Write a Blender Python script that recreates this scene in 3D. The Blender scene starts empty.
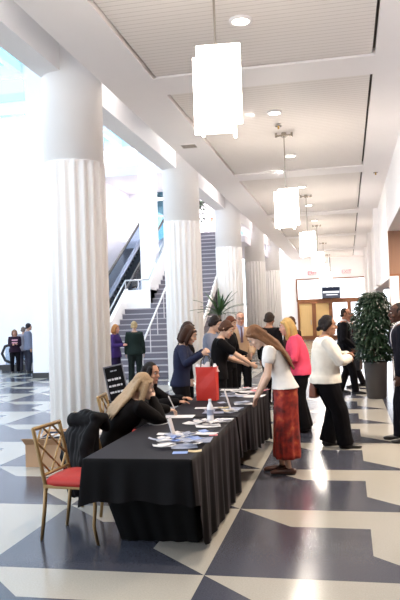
import bpy, bmesh, math, random
from mathutils import Vector, Matrix, noise
random.seed(7)
R = math.radians
sc = bpy.context.scene
col = sc.collection
sc.view_settings.view_transform = 'Standard'
sc.view_settings.look = 'None'
sc.view_settings.gamma = 1.0
sc.view_settings.exposure = 1.13
sc.cycles.use_denoising = True
sc.cycles.max_bounces = 10
sc.cycles.diffuse_bounces = 5
sc.cycles.caustics_reflective = False
sc.cycles.caustics_refractive = False
sc.cycles.sample_clamp_indirect = 6.0

# ------------------------------------------------------------------ materials
def srgb(r, g, b):
    f = lambda c: (c/255/12.92) if c/255 <= .04045 else ((c/255+.055)/1.055)**2.4
    return (f(r), f(g), f(b), 1)

class N:
    """small helper round a node tree"""
    def __init__(s, name):
        s.m = bpy.data.materials.new(name); s.m.use_nodes = True
        s.t = s.m.node_tree; s.t.nodes.clear()
        s.out = s.t.nodes.new('ShaderNodeOutputMaterial')
    def n(s, kind, **kw):
        nd = s.t.nodes.new(kind)
        for k, v in kw.items():
            if k.startswith('i_'):
                nd.inputs[int(k[2:]) if k[2:].isdigit() else k[2:].replace('_', ' ')].default_value = v
            else: setattr(nd, k, v)
        return nd
    def l(s, a, b): s.t.links.new(a, b)
    def math(s, op, a, b=None):
        nd = s.t.nodes.new('ShaderNodeMath'); nd.operation = op
        for i, v in enumerate((a, b)):
            if v is None: continue
            if isinstance(v, (int, float)): nd.inputs[i].default_value = v
            else: s.l(v, nd.inputs[i])
        return nd.outputs[0]
    def mix(s, fac, a, b):
        nd = s.t.nodes.new('ShaderNodeMix'); nd.data_type = 'RGBA'
        for i, v in ((0, fac), (6, a), (7, b)):
            if isinstance(v, (int, float, tuple)): nd.inputs[i].default_value = v
            else: s.l(v, nd.inputs[i])
        return nd.outputs[2]

def mat(name, c, rough=.6, metal=0, var=.08, scale=20, bump=0, spec=.5, stretch=None, coat=0):
    """principled material with gentle procedural variation"""
    k = N(name)
    b = k.n('ShaderNodeBsdfPrincipled')
    b.inputs['Roughness'].default_value = rough; b.inputs['Metallic'].default_value = metal
    b.inputs['Specular IOR Level'].default_value = spec
    b.inputs['Coat Weight'].default_value = coat
    tc = k.n('ShaderNodeTexCoord'); src = tc.outputs['Object']
    if stretch:
        mp = k.n('ShaderNodeMapping'); mp.inputs['Scale'].default_value = stretch
        k.l(src, mp.inputs['Vector']); src = mp.outputs[0]
    nz = k.n('ShaderNodeTexNoise'); nz.inputs['Scale'].default_value = scale; nz.inputs['Detail'].default_value = 3
    k.l(src, nz.inputs['Vector'])
    d = tuple(x*(1-var) for x in c[:3])+(1,); e = tuple(min(1, x*(1+var)) for x in c[:3])+(1,)
    k.l(k.mix(nz.outputs['Fac'], d, e), b.inputs['Base Color'])
    if bump:
        bp = k.n('ShaderNodeBump'); bp.inputs['Strength'].default_value = bump; bp.inputs['Distance'].default_value = .01
        k.l(nz.outputs['Fac'], bp.inputs['Height']); k.l(bp.outputs[0], b.inputs['Normal'])
    k.l(b.outputs[0], k.out.inputs[0])
    return k.m

def emit(name, c, strength):
    k = N(name); e = k.n('ShaderNodeEmission'); e.inputs[0].default_value = c; e.inputs[1].default_value = strength
    k.l(e.outputs[0], k.out.inputs[0]); return k.m

def thin_glass(name, tint=(1, 1, 1, 1), gloss=.08, rough=.0):
    k = N(name); t = k.n('ShaderNodeBsdfTransparent'); t.inputs[0].default_value = tint
    g = k.n('ShaderNodeBsdfGlossy'); g.inputs['Roughness'].default_value = rough
    m = k.n('ShaderNodeMixShader'); m.inputs[0].default_value = gloss
    k.l(t.outputs[0], m.inputs[1]); k.l(g.outputs[0], m.inputs[2]); k.l(m.outputs[0], k.out.inputs[0]); return k.m

def floor_material():
    k = N('terrazzo')
    b = k.n('ShaderNodeBsdfPrincipled'); b.inputs['Roughness'].default_value = .13
    b.inputs['Specular IOR Level'].default_value = .33
    tc = k.n('ShaderNodeTexCoord'); sp = k.n('ShaderNodeSeparateXYZ'); k.l(tc.outputs['Object'], sp.inputs[0])
    X, Y = sp.outputs[0], sp.outputs[1]
    u = k.math('FRACT', k.math('DIVIDE', k.math('ADD', X, 1.0+160), 1.6))
    v = k.math('FRACT', k.math('DIVIDE', k.math('ADD', Y, -4.59+160), 1.6))
    arm = k.math('GREATER_THAN', k.math('MAXIMUM', u, v), .695)
    cut = k.math('GREATER_THAN', k.math('ADD', u, v), 1.0)
    white = k.math('MULTIPLY', arm, cut)
    white = k.math('MULTIPLY', white, k.math('LESS_THAN', X, .62))
    n1 = k.n('ShaderNodeTexNoise'); n1.inputs['Scale'].default_value = 90; n1.inputs['Detail'].default_value = 2
    k.l(tc.outputs['Object'], n1.inputs['Vector'])
    n2 = k.n('ShaderNodeTexNoise'); n2.inputs['Scale'].default_value = 1.6; k.l(tc.outputs['Object'], n2.inputs['Vector'])
    dark = k.mix(n1.outputs['Fac'], srgb(50, 53, 68), srgb(82, 83, 92))
    light = k.mix(n1.outputs['Fac'], srgb(154, 149, 141), srgb(180, 175, 166))
    k.l(k.mix(white, dark, light), b.inputs['Base Color'])
    k.l(k.math('ADD', k.math('MULTIPLY', n2.outputs['Fac'], .08), .14), b.inputs['Roughness'])
    k.l(b.outputs[0], k.out.inputs[0]); return k.m

def slat_material():
    k = N('ceiling_slats')
    b = k.n('ShaderNodeBsdfPrincipled'); b.inputs['Roughness'].default_value = .6; b.inputs['Specular IOR Level'].default_value = .2
    tc = k.n('ShaderNodeTexCoord'); sp = k.n('ShaderNodeSeparateXYZ'); k.l(tc.outputs['Object'], sp.inputs[0])
    f = k.math('FRACT', k.math('DIVIDE', k.math('ADD', sp.outputs[1], 100), .105))
    gap = k.math('LESS_THAN', f, .10)
    k.l(k.mix(gap, srgb(236, 228, 222), srgb(206, 196, 188)), b.inputs['Base Color'])
    bp = k.n('ShaderNodeBump'); bp.inputs['Strength'].default_value = .2; bp.inputs['Distance'].default_value = .006
    k.l(k.math('SUBTRACT', 1.0, gap), bp.inputs['Height']); k.l(bp.outputs[0], b.inputs['Normal'])
    k.l(b.outputs[0], k.out.inputs[0]); return k.m

def batik_material():
    k = N('batik')
    b = k.n('ShaderNodeBsdfPrincipled'); b.inputs['Roughness'].default_value = .7
    tc = k.n('ShaderNodeTexCoord')
    n1 = k.n('ShaderNodeTexNoise'); n1.inputs['Scale'].default_value = 11; n1.inputs['Detail'].default_value = 4
    k.l(tc.outputs['Object'], n1.inputs['Vector'])
    r = k.n('ShaderNodeValToRGB'); k.l(n1.outputs['Fac'], r.inputs[0])
    e = r.color_ramp.elements
    e[0].position = .35; e[0].color = srgb(84, 16, 12); e[1].position = .74; e[1].color = srgb(190, 92, 50)
    x = e.new(.5); x.color = srgb(138, 28, 18); x = e.new(.6); x.color = srgb(156, 44, 26)
    k.l(r.outputs[0], b.inputs['Base Color']); k.l(b.outputs[0], k.out.inputs[0]); return k.m

M = {}
M['floor'] = floor_material()
M['slats'] = slat_material()
M['white'] = mat('white_paint', srgb(246, 243, 242), .6, var=.015, scale=3)
M['ceil'] = mat('ceiling_paint', srgb(246, 240, 238), .6, var=.012, scale=3)
M['column'] = mat('column_paint', srgb(250, 247, 245), .5, var=.015, scale=3)
M['atrium'] = mat('atrium_paint', srgb(232, 230, 238), .65, var=.012, scale=2)
M['gap'] = mat('shadow_gap', srgb(70, 60, 50), .7)
M['wood'] = mat('cherry_wood', srgb(148, 108, 84), .4, var=.12, scale=6, stretch=(3, 3, .25))
M['woodd'] = mat('dark_wood_frame', srgb(140, 88, 52), .45, var=.15, scale=8, stretch=(2, 2, .3))
M['brown'] = mat('brown_soffit', srgb(150, 125, 108), .6)
M['curtain'] = mat('door_curtain', srgb(226, 190, 130), .7, var=.12, scale=9, stretch=(3, 3, .1))
M['glass'] = thin_glass('clear_glass')
M['glassb'] = thin_glass('blue_glass', (.46, .66, .72, 1), .08)
M['railglass'] = thin_glass('rail_glass', srgb(214, 224, 234), .06)
M['steel'] = mat('brushed_steel', srgb(190, 192, 198), .3, 1, .05)
M['chrome'] = mat('nickel', srgb(180, 172, 160), .25, 1, .05)
M['brass'] = mat('brass', srgb(200, 160, 90), .3, 1, .05)
M['gold'] = mat('gold_paint', srgb(136, 110, 72), .42, .5, .12, 30)
M['redseat'] = mat('red_vinyl', srgb(166, 48, 42), .55, 0, .08, 14, .1, spec=.3)
M['black'] = mat('black_plastic', srgb(24, 24, 27), .45)
M['rubber'] = mat('black_rubber', srgb(18, 18, 22), .5)
M['step'] = mat('stair_carpet', srgb(112, 108, 118), .8, 0, .1, 40)
M['nosing'] = mat('stair_nosing', srgb(176, 170, 176), .6)
M['tread'] = mat('escalator_step', srgb(34, 36, 44), .55)
M['cloth'] = mat('black_cloth', srgb(8, 7, 9), .6, 0, .15, 5, .0, spec=.09)
M['cloth'].node_tree.nodes['Principled BSDF'].inputs['Sheen Weight'].default_value = .11
M['cloth'].node_tree.nodes['Principled BSDF'].inputs['Sheen Roughness'].default_value = .35
M['cloth'].node_tree.nodes['Principled BSDF'].inputs['Sheen Tint'].default_value = srgb(200, 190, 205)
M['clothtop'] = mat('charcoal_cloth', srgb(58, 54, 62), .7, 0, .06, 5, .0)
M['card'] = mat('cardboard', srgb(168, 134, 104), .8, 0, .06, 10)
M['tape'] = mat('packing_tape', srgb(190, 160, 120), .3)
M['navyfab'] = mat('navy_strap', srgb(28, 34, 62), .6)
M['paper'] = mat('white_paper', srgb(206, 202, 204), .6, 0, .02)
M['paperb'] = mat('blue_paper', srgb(120, 142, 196), .5, 0, .2, 40)
M['papermix'] = mat('printed_paper', srgb(140, 146, 168), .4, 0, .5, 45)
M['papert'] = mat('tan_paper', srgb(190, 168, 128), .5, 0, .3, 40)
M['paperp'] = mat('pink_paper', srgb(214, 120, 130), .5, 0, .2, 40)
M['acrylic'] = mat('clear_acrylic', srgb(222, 222, 228), .15, 0, .03)
M['redbag'] = mat('red_bag', srgb(196, 38, 20), .5, 0, .06, 6)
M['tissue'] = mat('tissue', srgb(244, 238, 236), .7, 0, .04, 30)
M['leaf'] = mat('ficus_leaf', srgb(28, 50, 32), .45, 0, .4, 6)
M['leafp'] = mat('palm_leaf', srgb(52, 84, 46), .5, 0, .35, 5)
M['bark'] = mat('bark', srgb(98, 76, 56), .8, 0, .2)
M['pot'] = mat('grey_planter', srgb(66, 62, 62), .4, 0, .08, 12)
M['soil'] = mat('soil', srgb(56, 42, 34), .9, 0, .3, 40)
M['lampglass'] = emit('lit_lamp_glass', srgb(255, 243, 229), 13.0)
M['lampcore'] = emit('lamp_bulb', srgb(255, 240, 214), 8.0)
M['down'] = emit('downlight_glow', srgb(255, 244, 224), 9.0)
M['exitred'] = emit('exit_letters', srgb(240, 70, 100), 1.0)
M['screen'] = emit('screen_glow', srgb(120, 122, 136), .3)
M['screen2'] = emit('screen_light_band', srgb(230, 232, 240), .9)
M['screen3'] = emit('screen_dark_band', srgb(56, 62, 80), .4)
M['exitbox'] = mat('exit_plate', srgb(238, 226, 224), .5)
M['stone'] = mat('grey_stone', srgb(104, 98, 96), .3, 0, .15, 20)
M['poster'] = mat('poster_black', srgb(12, 11, 12), .7, spec=.15)
M['batik'] = batik_material()
M['eyew'] = mat('eye_white', srgb(176, 168, 162), .3)
M['eyed'] = mat('eye_iris', srgb(40, 28, 22), .3)
M['lens'] = mat('spectacle_rim', srgb(30, 28, 30), .3)

_mc = {}
def fab(c, rough=.8, var=.12):
    k = ('fab',)+tuple(c)+(rough,)
    if k not in _mc:
        q = .5 if max(c) < 70 else (.62 if max(c) < 150 else .82)
        _mc[k] = mat('fabric', tuple(x*q for x in srgb(*c)[:3])+(1,), rough, 0, var, 14, .15, spec=.08)
    return _mc[k]
def skinm(c):
    k = ('skin',)+tuple(c)
    if k not in _mc: _mc[k] = mat('skin', tuple(x*.72 for x in srgb(*c)[:3])+(1,), .55, 0, .05, 12, spec=.3)
    return _mc[k]
def hairm(c):
    k = ('hair',)+tuple(c)
    if k not in _mc: _mc[k] = mat('hair', tuple(x*.6 for x in srgb(*c)[:3])+(1,), .62, 0, .35, 26, .5, spec=.2, stretch=(6, 6, .8))
    return _mc[k]

# ------------------------------------------------------------------ mesh builder
bench = bpy.data.scenes.new('bench')      # a spare scene in which pieces are fused
class MB:
    def __init__(s): s.v = []; s.f = []
    def add(s, vs, fs):
        o = len(s.v); s.v += [Vector(p) for p in vs]; s.f += [tuple(i+o for i in f) for f in fs]; return s
    def box(s, x0, x1, y0, y1, z0, z1):
        return s.add([(x0,y0,z0),(x1,y0,z0),(x1,y1,z0),(x0,y1,z0),(x0,y0,z1),(x1,y0,z1),(x1,y1,z1),(x0,y1,z1)],
                     [(0,3,2,1),(4,5,6,7),(0,1,5,4),(1,2,6,5),(2,3,7,6),(3,0,4,7)])
    def obox(s, c, ax, ay, az, hx, hy, hz):
        c = Vector(c); vs = []
        for k in (-1, 1):
            for i, j in ((-1,-1),(1,-1),(1,1),(-1,1)): vs.append(c+Vector(ax)*hx*i+Vector(ay)*hy*j+Vector(az)*hz*k)
        return s.add(vs, [(0,3,2,1),(4,5,6,7),(0,1,5,4),(1,2,6,5),(2,3,7,6),(3,0,4,7)])
    def rings(s, rings, cap=True):
        n = len(rings[0]); vs = [p for r in rings for p in r]; fs = []
        for i in range(len(rings)-1):
            for j in range(n):
                a = i*n+j; b = i*n+(j+1) % n; fs.append((a, b, b+n, a+n))
        if cap:
            fs.append(tuple(range(n-1, -1, -1))); fs.append(tuple(range((len(rings)-1)*n, len(rings)*n)))
        return s.add(vs, fs)
    def tube(s, pts, rad, n=12, side=None, round_=True):
        pts = [Vector(p) for p in pts]
        rad = [(r, r) if isinstance(r, (int, float)) else r for r in (rad if isinstance(rad, (list, tuple)) else [rad]*len(pts))]
        T = []
        for i in range(len(pts)):
            a = pts[max(0, i-1)]; b = pts[min(len(pts)-1, i+1)]
            t = (b-a); T.append(t.normalized() if t.length > 1e-9 else Vector((0, 0, 1)))
        u = Vector(side) if side else (Vector((1, 0, 0)) if abs(T[0].x) < .8 else Vector((0, 1, 0)))
        P = list(pts); Rr = list(rad); TT = list(T)
        if round_:
            P = [pts[0]-T[0]*min(rad[0])*.8, pts[0]-T[0]*min(rad[0])*.5]+P+[pts[-1]+T[-1]*min(rad[-1])*.5, pts[-1]+T[-1]*min(rad[-1])*.8]
            k = lambda r, q: (r[0]*q, r[1]*q)
            Rr = [k(rad[0], .45), k(rad[0], .82)]+Rr+[k(rad[-1], .82), k(rad[-1], .45)]
            TT = [T[0], T[0]]+TT+[T[-1], T[-1]]
        rs = []
        for p, r, t in zip(P, Rr, TT):
            u = (u-t*u.dot(t)); u = u.normalized() if u.length > 1e-6 else t.orthogonal().normalized()
            w = t.cross(u)
            rs.append([p+u*(math.cos(a)*r[0])+w*(math.sin(a)*r[1]) for a in (2*math.pi*j/n for j in range(n))])
        return s.rings(rs)
    def ball(s, c, r, n=12, m=8, xf=None):
        if isinstance(r, (int, float)): r = (r, r, r)
        c = Vector(c); rs = []
        for i in range(m+1):
            ph = -math.pi/2+math.pi*(i+.001 if i == 0 else (i-.001 if i == m else i))/m
            rs.append([c+Vector((math.cos(ph)*math.cos(a)*r[0], math.cos(ph)*math.sin(a)*r[1], math.sin(ph)*r[2])) for a in (2*math.pi*j/n for j in range(n))])
        if xf: rs = [[xf(p) for p in q] for q in rs]
        return s.rings(rs)
    def cyl(s, c, r, z0, z1, n=20, r1=None):
        r1 = r if r1 is None else r1
        return s.rings([[(c[0]+rr*math.cos(a), c[1]+rr*math.sin(a), z) for a in (2*math.pi*j/n for j in range(n))] for rr, z in ((r, z0), (r1, z1))])
    def mesh(s, name):
        me = bpy.data.meshes.new(name); me.from_pydata([tuple(p) for p in s.v], [], s.f); me.update(); return me
    def build(s, name, m, parent=None, smooth=False, bevel=0, kind=None, loc=None, fixn=True):
        me = s.mesh(name)
        if fixn:
            bm = bmesh.new(); bm.from_mesh(me); bmesh.ops.recalc_face_normals(bm, faces=bm.faces)
            if bevel:
                bmesh.ops.bevel(bm, geom=[e for e in bm.edges if len(e.link_faces) == 2 and e.calc_face_angle(0) > .6], offset=bevel, segments=2, affect='EDGES', profile=.6)
            bm.to_mesh(me); bm.free()
        o = bpy.data.objects.new(name, me); col.objects.link(o)
        if m: me.materials.append(m)
        if smooth: me.polygons.foreach_set('use_smooth', [True]*len(me.polygons))
        if parent: o.parent = parent
        if kind: o['kind'] = kind
        if loc: o.location = loc
        return o
    def fused(s, name, m, parent, vox, it=3, wrinkle=0, wscale=9):
        """all the overlapping pieces fused into one continuous skin"""
        me = s.mesh(name); o = bpy.data.objects.new(name, me); bench.collection.objects.link(o)
        md = o.modifiers.new('r', 'REMESH'); md.mode = 'VOXEL'; md.voxel_size = vox; md.use_smooth_shade = True
        if it:
            sm = o.modifiers.new('s', 'SMOOTH'); sm.factor = .5; sm.iterations = it
        with bpy.context.temp_override(scene=bench, view_layer=bench.view_layers[0]):
            dg = bpy.context.evaluated_depsgraph_get(); dg.update()
            new = bpy.data.meshes.new_from_object(o.evaluated_get(dg))
        o.modifiers.clear(); o.data = new; bpy.data.meshes.remove(me); new.name = name
        bench.collection.objects.unlink(o); col.objects.link(o)
        if wrinkle:
            nr = [v.normal.copy() for v in new.vertices]; out = []
            for v, m_ in zip(new.vertices, nr):
                q = v.co*wscale; d = noise.noise(Vector((q.x, q.y, q.z*.6)))+.5*noise.noise(q*2.1)
                out.extend(v.co+m_*d*wrinkle)
            new.vertices.foreach_set('co', out); new.update()
        new.materials.clear(); new.materials.append(m)
        new.polygons.foreach_set('use_smooth', [True]*len(new.polygons))
        if parent: o.parent = parent
        return o

def tag(o, label, cat, group=None, kind=None):
    o['label'] = label; o['category'] = cat
    if group: o['group'] = group
    if kind: o['kind'] = kind
    return o
def empty(name, loc, rz=0, label=None, cat=None, group=None):
    o = bpy.data.objects.new(name, None); col.objects.link(o); o.location = loc; o.rotation_euler = (0, 0, rz); o.empty_display_size = .2
    if label: tag(o, label, cat, group)
    return o
def dup(o, loc=None, rz=None, label=None, group=None, parent=None):
    c = o.copy(); col.objects.link(c); c.parent = parent
    if loc is not None: c.location = loc
    if rz is not None: c.rotation_euler = (0, 0, rz)
    if label: c['label'] = label
    if group: c['group'] = group
    for ch in list(o.children): dup(ch, parent=c)
    return c
def struct(mb, name, m, parent=None, **k): return mb.build(name, m, parent, kind='structure', **k)
def box(x0, x1, y0, y1, z0, z1): return MB().box(x0, x1, y0, y1, z0, z1)

# ------------------------------------------------------------------ camera
cam = bpy.data.cameras.new('camera'); co = bpy.data.objects.new('camera', cam); col.objects.link(co)
F, YAW, PIT, ROL = 700., R(11.85), R(1.35), R(2.0)
fw = Vector((-math.sin(YAW)*math.cos(PIT), math.cos(YAW)*math.cos(PIT), math.sin(PIT)))
r0 = Vector((math.cos(YAW), math.sin(YAW), 0)); u0 = r0.cross(fw)
rv = r0*math.cos(ROL)-u0*math.sin(ROL); uv = r0*math.sin(ROL)+u0*math.cos(ROL)
mw = Matrix((rv, uv, -fw)).transposed().to_4x4(); mw.translation = Vector((0, 0, 1.72)); co.matrix_world = mw
cam.sensor_fit = 'VERTICAL'; cam.sensor_height = 24; cam.lens = 24*F/600; cam.clip_end = 300
sc.camera = co

# ------------------------------------------------------------------ world and light
w = bpy.data.worlds.new('sky'); sc.world = w; w.use_nodes = True
bg = w.node_tree.nodes['Background']; bg.inputs[0].default_value = (.84, .91, 1, 1); bg.inputs[1].default_value = 2.0

PITCH = 7.3
ZC = 5.15
# ------------------------------------------------------------------ setting
struct(box(-24, 6, -9, 60, -.2, 0), 'floor', M['floor'])
struct(box(-4.6, 6, -6.2, -6.0, 0, 6.5), 'wall_back_blocker', M['white'])  # unseen wall added behind the camera to cut light from there
# arcade ceiling: solid margins and cross beams with slatted panels set in between
c = MB(); Y0, Y1 = -6.0, 45.0
c.box(-3.35, -2.60, Y0, Y1, ZC, ZC+.5); c.box(.50, 1.25, Y0, Y1, ZC, ZC+.5)
beams = [10.03+PITCH*n for n in range(-2, 6)]
for y in beams: c.box(-2.60, .50, y-.38, y+.38, ZC, ZC+.5)
ceiling = struct(c, 'ceiling', M['ceil'])
prev = Y0
for y in beams+[Y1+.38]:
    a, b = prev, y-.38
    if b-a > .5:
        p = box(-2.56, .46, a+.004, b-.004, ZC+.03, ZC+.06).build('ceiling_panel', M['slats'], ceiling, kind='structure')
        g = MB().box(-2.60, .50, a, b, ZC+.10, ZC+.14); g.build('shadow_gap', M['gap'], ceiling, kind='structure')
    prev = y+.38
# beam carried by the columns, outside the arcade ceiling
struct(box(-4.50, -4.10, -6, 45, 5.5, 11.4), 'trim_1', M['white'])
struct(box(-4.10, -3.2, -6, 45, 6.4, 6.5), 'ceiling_slot_blocker', M['white'])  # unseen cover added over the slot to keep sky light off the beam
struct(box(-3.33, -3.2, -6, 45, 5.65, 6.4), 'trim_9', M['white'])  # unseen side piece added to close the slot against sky light
# right wall: low lobby opening near, wall further on, with shallow pilasters
struct(box(1.12, 1.5, -6, 19.05, 3.8, 5.15), 'wall_right', M['white'])
struct(box(1.12, 1.5, 19.15, 45, 2.55, 5.15), 'wall_right_far', M['white'])
struct(box(1.12, 1.5, 30, 45, 0, 2.55), 'wall_right_end', M['white'])
for i, y in enumerate((24.6, 31.9, 39.2)):
    struct(box(.98, 1.12, y-.45, y+.45, 2.55, 5.15), 'trim_%d' % (i+2), M['white'])
struct(box(1.5, 6, -6, 19.15, 3.8, 3.95), 'ceiling_lobby', M['brown'])
struct(box(5.8, 6, -6, 30, 0, 3.9), 'wall_lobby', M['wood'])
wl = struct(box(1.125, 5.8, 19.05, 19.55, 0, 3.795), 'wall_lobby_end', M['wood'])
box(1.125, 5.8, 19.03, 19.05, 2.60, 2.66).build('reveal_line', M['woodd'], wl, kind='structure')
struct(box(1.125, 1.34, 18.90, 19.03, 0, 2.6), 'trim_6', M['white'])
struct(box(1.5, 5.8, 19.56, 30, 2.58, 2.7), 'ceiling_niche', M['brown'])
struct(box(2.6, 2.8, 19.55, 30, 0, 2.55), 'wall_niche', M['wood'])
# far wall with bright transom and doors
fwm = MB()
fwm.box(-4.4, 1.5, 45, 45.3, 3.85, 5.65); fwm.box(-4.4, -3.1, 45, 45.3, 0, 3.85); fwm.box(1.18, 1.5, 45, 45.3, 0, 3.85)
struct(fwm, 'wall_far', M['white'])
t = MB()
t.box(-3.14, 1.2, 44.93, 45.05, 3.80, 3.88); t.box(-3.14, -3.04, 44.93, 45.05, 2.5, 3.80); t.box(1.1, 1.2, 44.93, 45.05, 2.5, 3.80); t.box(-3.14, 1.2, 44.93, 45.05, 2.44, 2.58)
win = struct(t, 'window_1', M['woodd'])
box(-3.04, 1.1, 45.05, 45.07, 2.58, 3.80).build('pane', M['glass'], win, kind='structure')
px = [-3.10, -2.07, -1.01, .12, 1.15]
for i in range(4):
    a, b = px[i], px[i+1]
    d = MB(); d.box(a, a+.12, 44.92, 45.06, 0, 2.44); d.box(b-.12, b, 44.92, 45.06, 0, 2.44); d.box(a+.12, b-.12, 44.92, 45.06, 2.3, 2.44); d.box(a+.12, b-.12, 44.92, 45.06, 0, .25)
    o = struct(d, 'door_%d' % (i+1), M['woodd'])
    if i < 2: box(a+.12, b-.12, 45.0, 45.03, .25, 2.3).build('door_panel', M['curtain'], o, kind='structure')
    else: box(a+.12, b-.12, 45.0, 45.02, .25, 2.3).build('pane', M['glass'], o, kind='structure')
    MB().tube([(b-.2, 44.90, .95), (b-.2, 44.90, 1.25)], .018, 8).build('door_handle', M['steel'], o, smooth=True, kind='structure')
# atrium: left back wall, upper level, skylight
struct(box(-20, -9.3, 24.6, 24.9, 0, 9.6), 'wall_atrium_back', M['atrium'])
struct(box(-20, -9.3, 24.56, 24.6, 0, .14), 'baseboard_atrium', M['black'])
struct(box(-9.95, -9.7, 24.9, 36, 0, 7.5), 'wall_upper_left', M['atrium'])
struct(box(-9.7, -8.75, 31, 31.2, 4.8, 7.5), 'wall_upper_back', M['atrium'])
struct(box(-7.0, -6.9, 31, 38, 5.16, 7.5), 'wall_upper_side', M['atrium'])
struct(box(-9.7, -4.2, 29.8, 39, 4.86, 5.16), 'floor_upper', M['atrium'])
struct(box(-7.4, -4.55, 28.3, 29.8, 4.86, 5.16), 'floor_landing', M['atrium'])
struct(box(-9.95, -4.2, 26.9, 39, 7.5, 7.9), 'ceiling_upper', M['white'])
wu = MB()
for x in (-8.75, -7.85, -6.95): wu.box(x-.04, x+.04, 31, 31.1, 5, 7.5)
wu.box(-8.75, -6.95, 31, 31.1, 5, 5.1); wu.box(-8.75, -6.95, 31, 31.1, 6.35, 6.43)
wu = struct(wu, 'window_2', M['steel'])
box(-8.75, -6.95, 31.04, 31.06, 5.1, 7.5).build('pane', M['glassb'], wu, kind='structure')
wv = MB()
for x in (-8.9, -7.6, -6.3, -5.0, -4.2): wv.box(x-.04, x+.04, 38, 38.1, 5.16, 7.5)
wv.box(-8.9, -4.2, 38, 38.1, 5.16, 5.9); wv.box(-8.9, -4.2, 38, 38.1, 6.7, 6.78)
wv = struct(wv, 'window_4', M['atrium'])
box(-8.9, -4.2, 38.04, 38.06, 5.9, 7.5).build('pane', M['glassb'], wv, kind='structure')
struct(box(-6.9, -6.7, 29.9, 45, 0, 4.86), 'wall_left', M['white'])
# piers in the atrium
struct(box(-9.55, -8.95, 20.1, 20.7, 0, 11.4), 'trim_7', M['atrium'])
struct(box(-9.57, -8.93, 20.08, 20.72, 0, .16), 'baseboard_1', M['black'])
struct(box(-7.45, -6.90, 25.0, 25.6, 0, 11.4), 'trim_8', M['atrium'])
# roof over the atrium: glazing bars with glass between
rb = MB()
ys = [-6, -1.5, 3, 7.5, 12, 16.2, 20.4, 24.75, 29, 33, 37]
for y in ys: rb.box(-16, -4.35, y-.2, y+.2, 11.2, 11.6)
for x in (-16, -11.9, -8.2): rb.box(x-.12, x+.12, -6, 37, 11.22, 11.58)
rf = struct(rb, 'ceiling_atrium', M['atrium'])
box(-16, -4.4, -6, 37, 11.6, 11.62).build('skylight_pane', M['glassb'], rf, kind='structure')
# glazed side of the atrium, far outside the frame to the left
gb = MB()
for y in range(-6, 26, 3): gb.box(-16.1, -15.9, y-.06, y+.06, 0, 11.4)
gb.box(-16.1, -15.9, -6, 24.6, 0, .2); gb.box(-16.1, -15.9, -6, 24.6, 3.6, 3.8)
ws = struct(gb, 'window_3', M['atrium'])
box(-16.02, -16, -6, 24.6, .2, 11.4).build('pane', M['glass'], ws, kind='structure')

# ------------------------------------------------------------------ columns
def fluted(Rr, z0, z1, nf=20, k=8):
    mb = MB(); n = nf*k
    def prof(j, q):
        f = (j % k)/k
        d = 0 if f < .26 else math.sin(math.pi*(f-.26)/.74)**.8
        return Rr-.055*d*q
    rs = []
    for z, q in ((z0, 1), (z1-.10, 1), (z1-.05, .75), (z1-.015, .3), (z1, 0)):
        rs.append([(prof(j, q)*math.cos(2*math.pi*j/n), prof(j, q)*math.sin(2*math.pi*j/n), z) for j in range(n)])
    return mb.rings(rs)
colroot = empty('column', (-4.1, 10.3, 0), 0, '', 'column')
fluted(.48, 0, 4.15).build('fluted_shaft', M['column'], colroot, smooth=True)
MB().cyl((0, 0), .468, 4.15, 11.4, 64).build('upper_shaft', M['column'], colroot, smooth=False)
MB().cyl((0, 0), .50, 0, .05, 64).build('base_ring', M['column'], colroot)
for ch in colroot.children:
    if ch.name.startswith('upper'):
        for p in ch.data.polygons: p.use_smooth = abs(p.normal.z) < .5
names = ['large white fluted column at left beside the cardboard box, nearest of the row',
         'white fluted column behind the woman in the navy sweater, second of the row',
         'white fluted column behind the palm and the tan jacket man, third of the row',
         'white fluted column above the long haired woman in a red skirt, fourth of the row',
         'white fluted column nearest the bright doors at the far end of the hall']
colroot['label'] = names[0]; colroot['group'] = 'fluted columns along the hall'
for n in range(1, 5): dup(colroot, (-4.1, 10.3+PITCH*n, 0), label=names[n])

# ------------------------------------------------------------------ pendant lamps
def make_pendant():
    r = empty('pendant_lamp', (-1.06, 6.1, 0), R(6), '', 'lamp', 'pendant lamps along the hall ceiling')
    zb, zt, a, s = 3.38, 4.08, .142, .178
    for k in range(4):   # pinwheel of four lit glass panels, each overlapping the next
        ca, sa = math.cos(k*math.pi/2), math.sin(k*math.pi/2)
        dx = Vector((ca, sa, 0)); dy = Vector((-sa, ca, 0)); dz = Vector((0, 0, 1))
        off = .03*(k % 2)
        MB().obox(dy*-a+dx*.045+dz*((zb+zt)/2-off), dx, dy, dz, s, .012, (zt-zb)/2).build('glass_panel', M['lampglass'], r, bevel=.004)
    b = MB(); b.obox((0, 0, zb+.06), (1, 0, 0), (0, 1, 0), (0, 0, 1), .15, .012, .012); b.obox((0, 0, zb+.06), (1, 0, 0), (0, 1, 0), (0, 0, 1), .012, .15, .012)
    b.build('bottom_bracket', M['chrome'], r)
    b = MB(); b.cyl((0, 0), .045, zb+.08, zt-.1, 16); b.build('bulb_tube', M['lampcore'], r)
    b = MB(); b.obox((0, 0, zt-.06), (1, 0, 0), (0, 1, 0), (0, 0, 1), .15, .012, .012); b.obox((0, 0, zt-.06), (1, 0, 0), (0, 1, 0), (0, 0, 1), .012, .15, .012)
    b.build('top_bracket', M['chrome'], r)
    MB().tube([(0, 0, zt-.06), (0, 0, ZC-.02)], .011, 8, round_=False).build('rod', M['chrome'], r)
    cn = MB(); cn.cyl((0, 0), .05, ZC-.05, ZC+.03, 20); cn.obox((0, 0, ZC-.02), (1, 0, 0), (0, 1, 0), (0, 0, 1), .16, .03, .012)
    for q in (-.15, .15): cn.cyl((q, 0), .022, ZC-.05, ZC+.03, 10)
    cn.build('canopy', M['chrome'], r)
    return r
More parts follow.
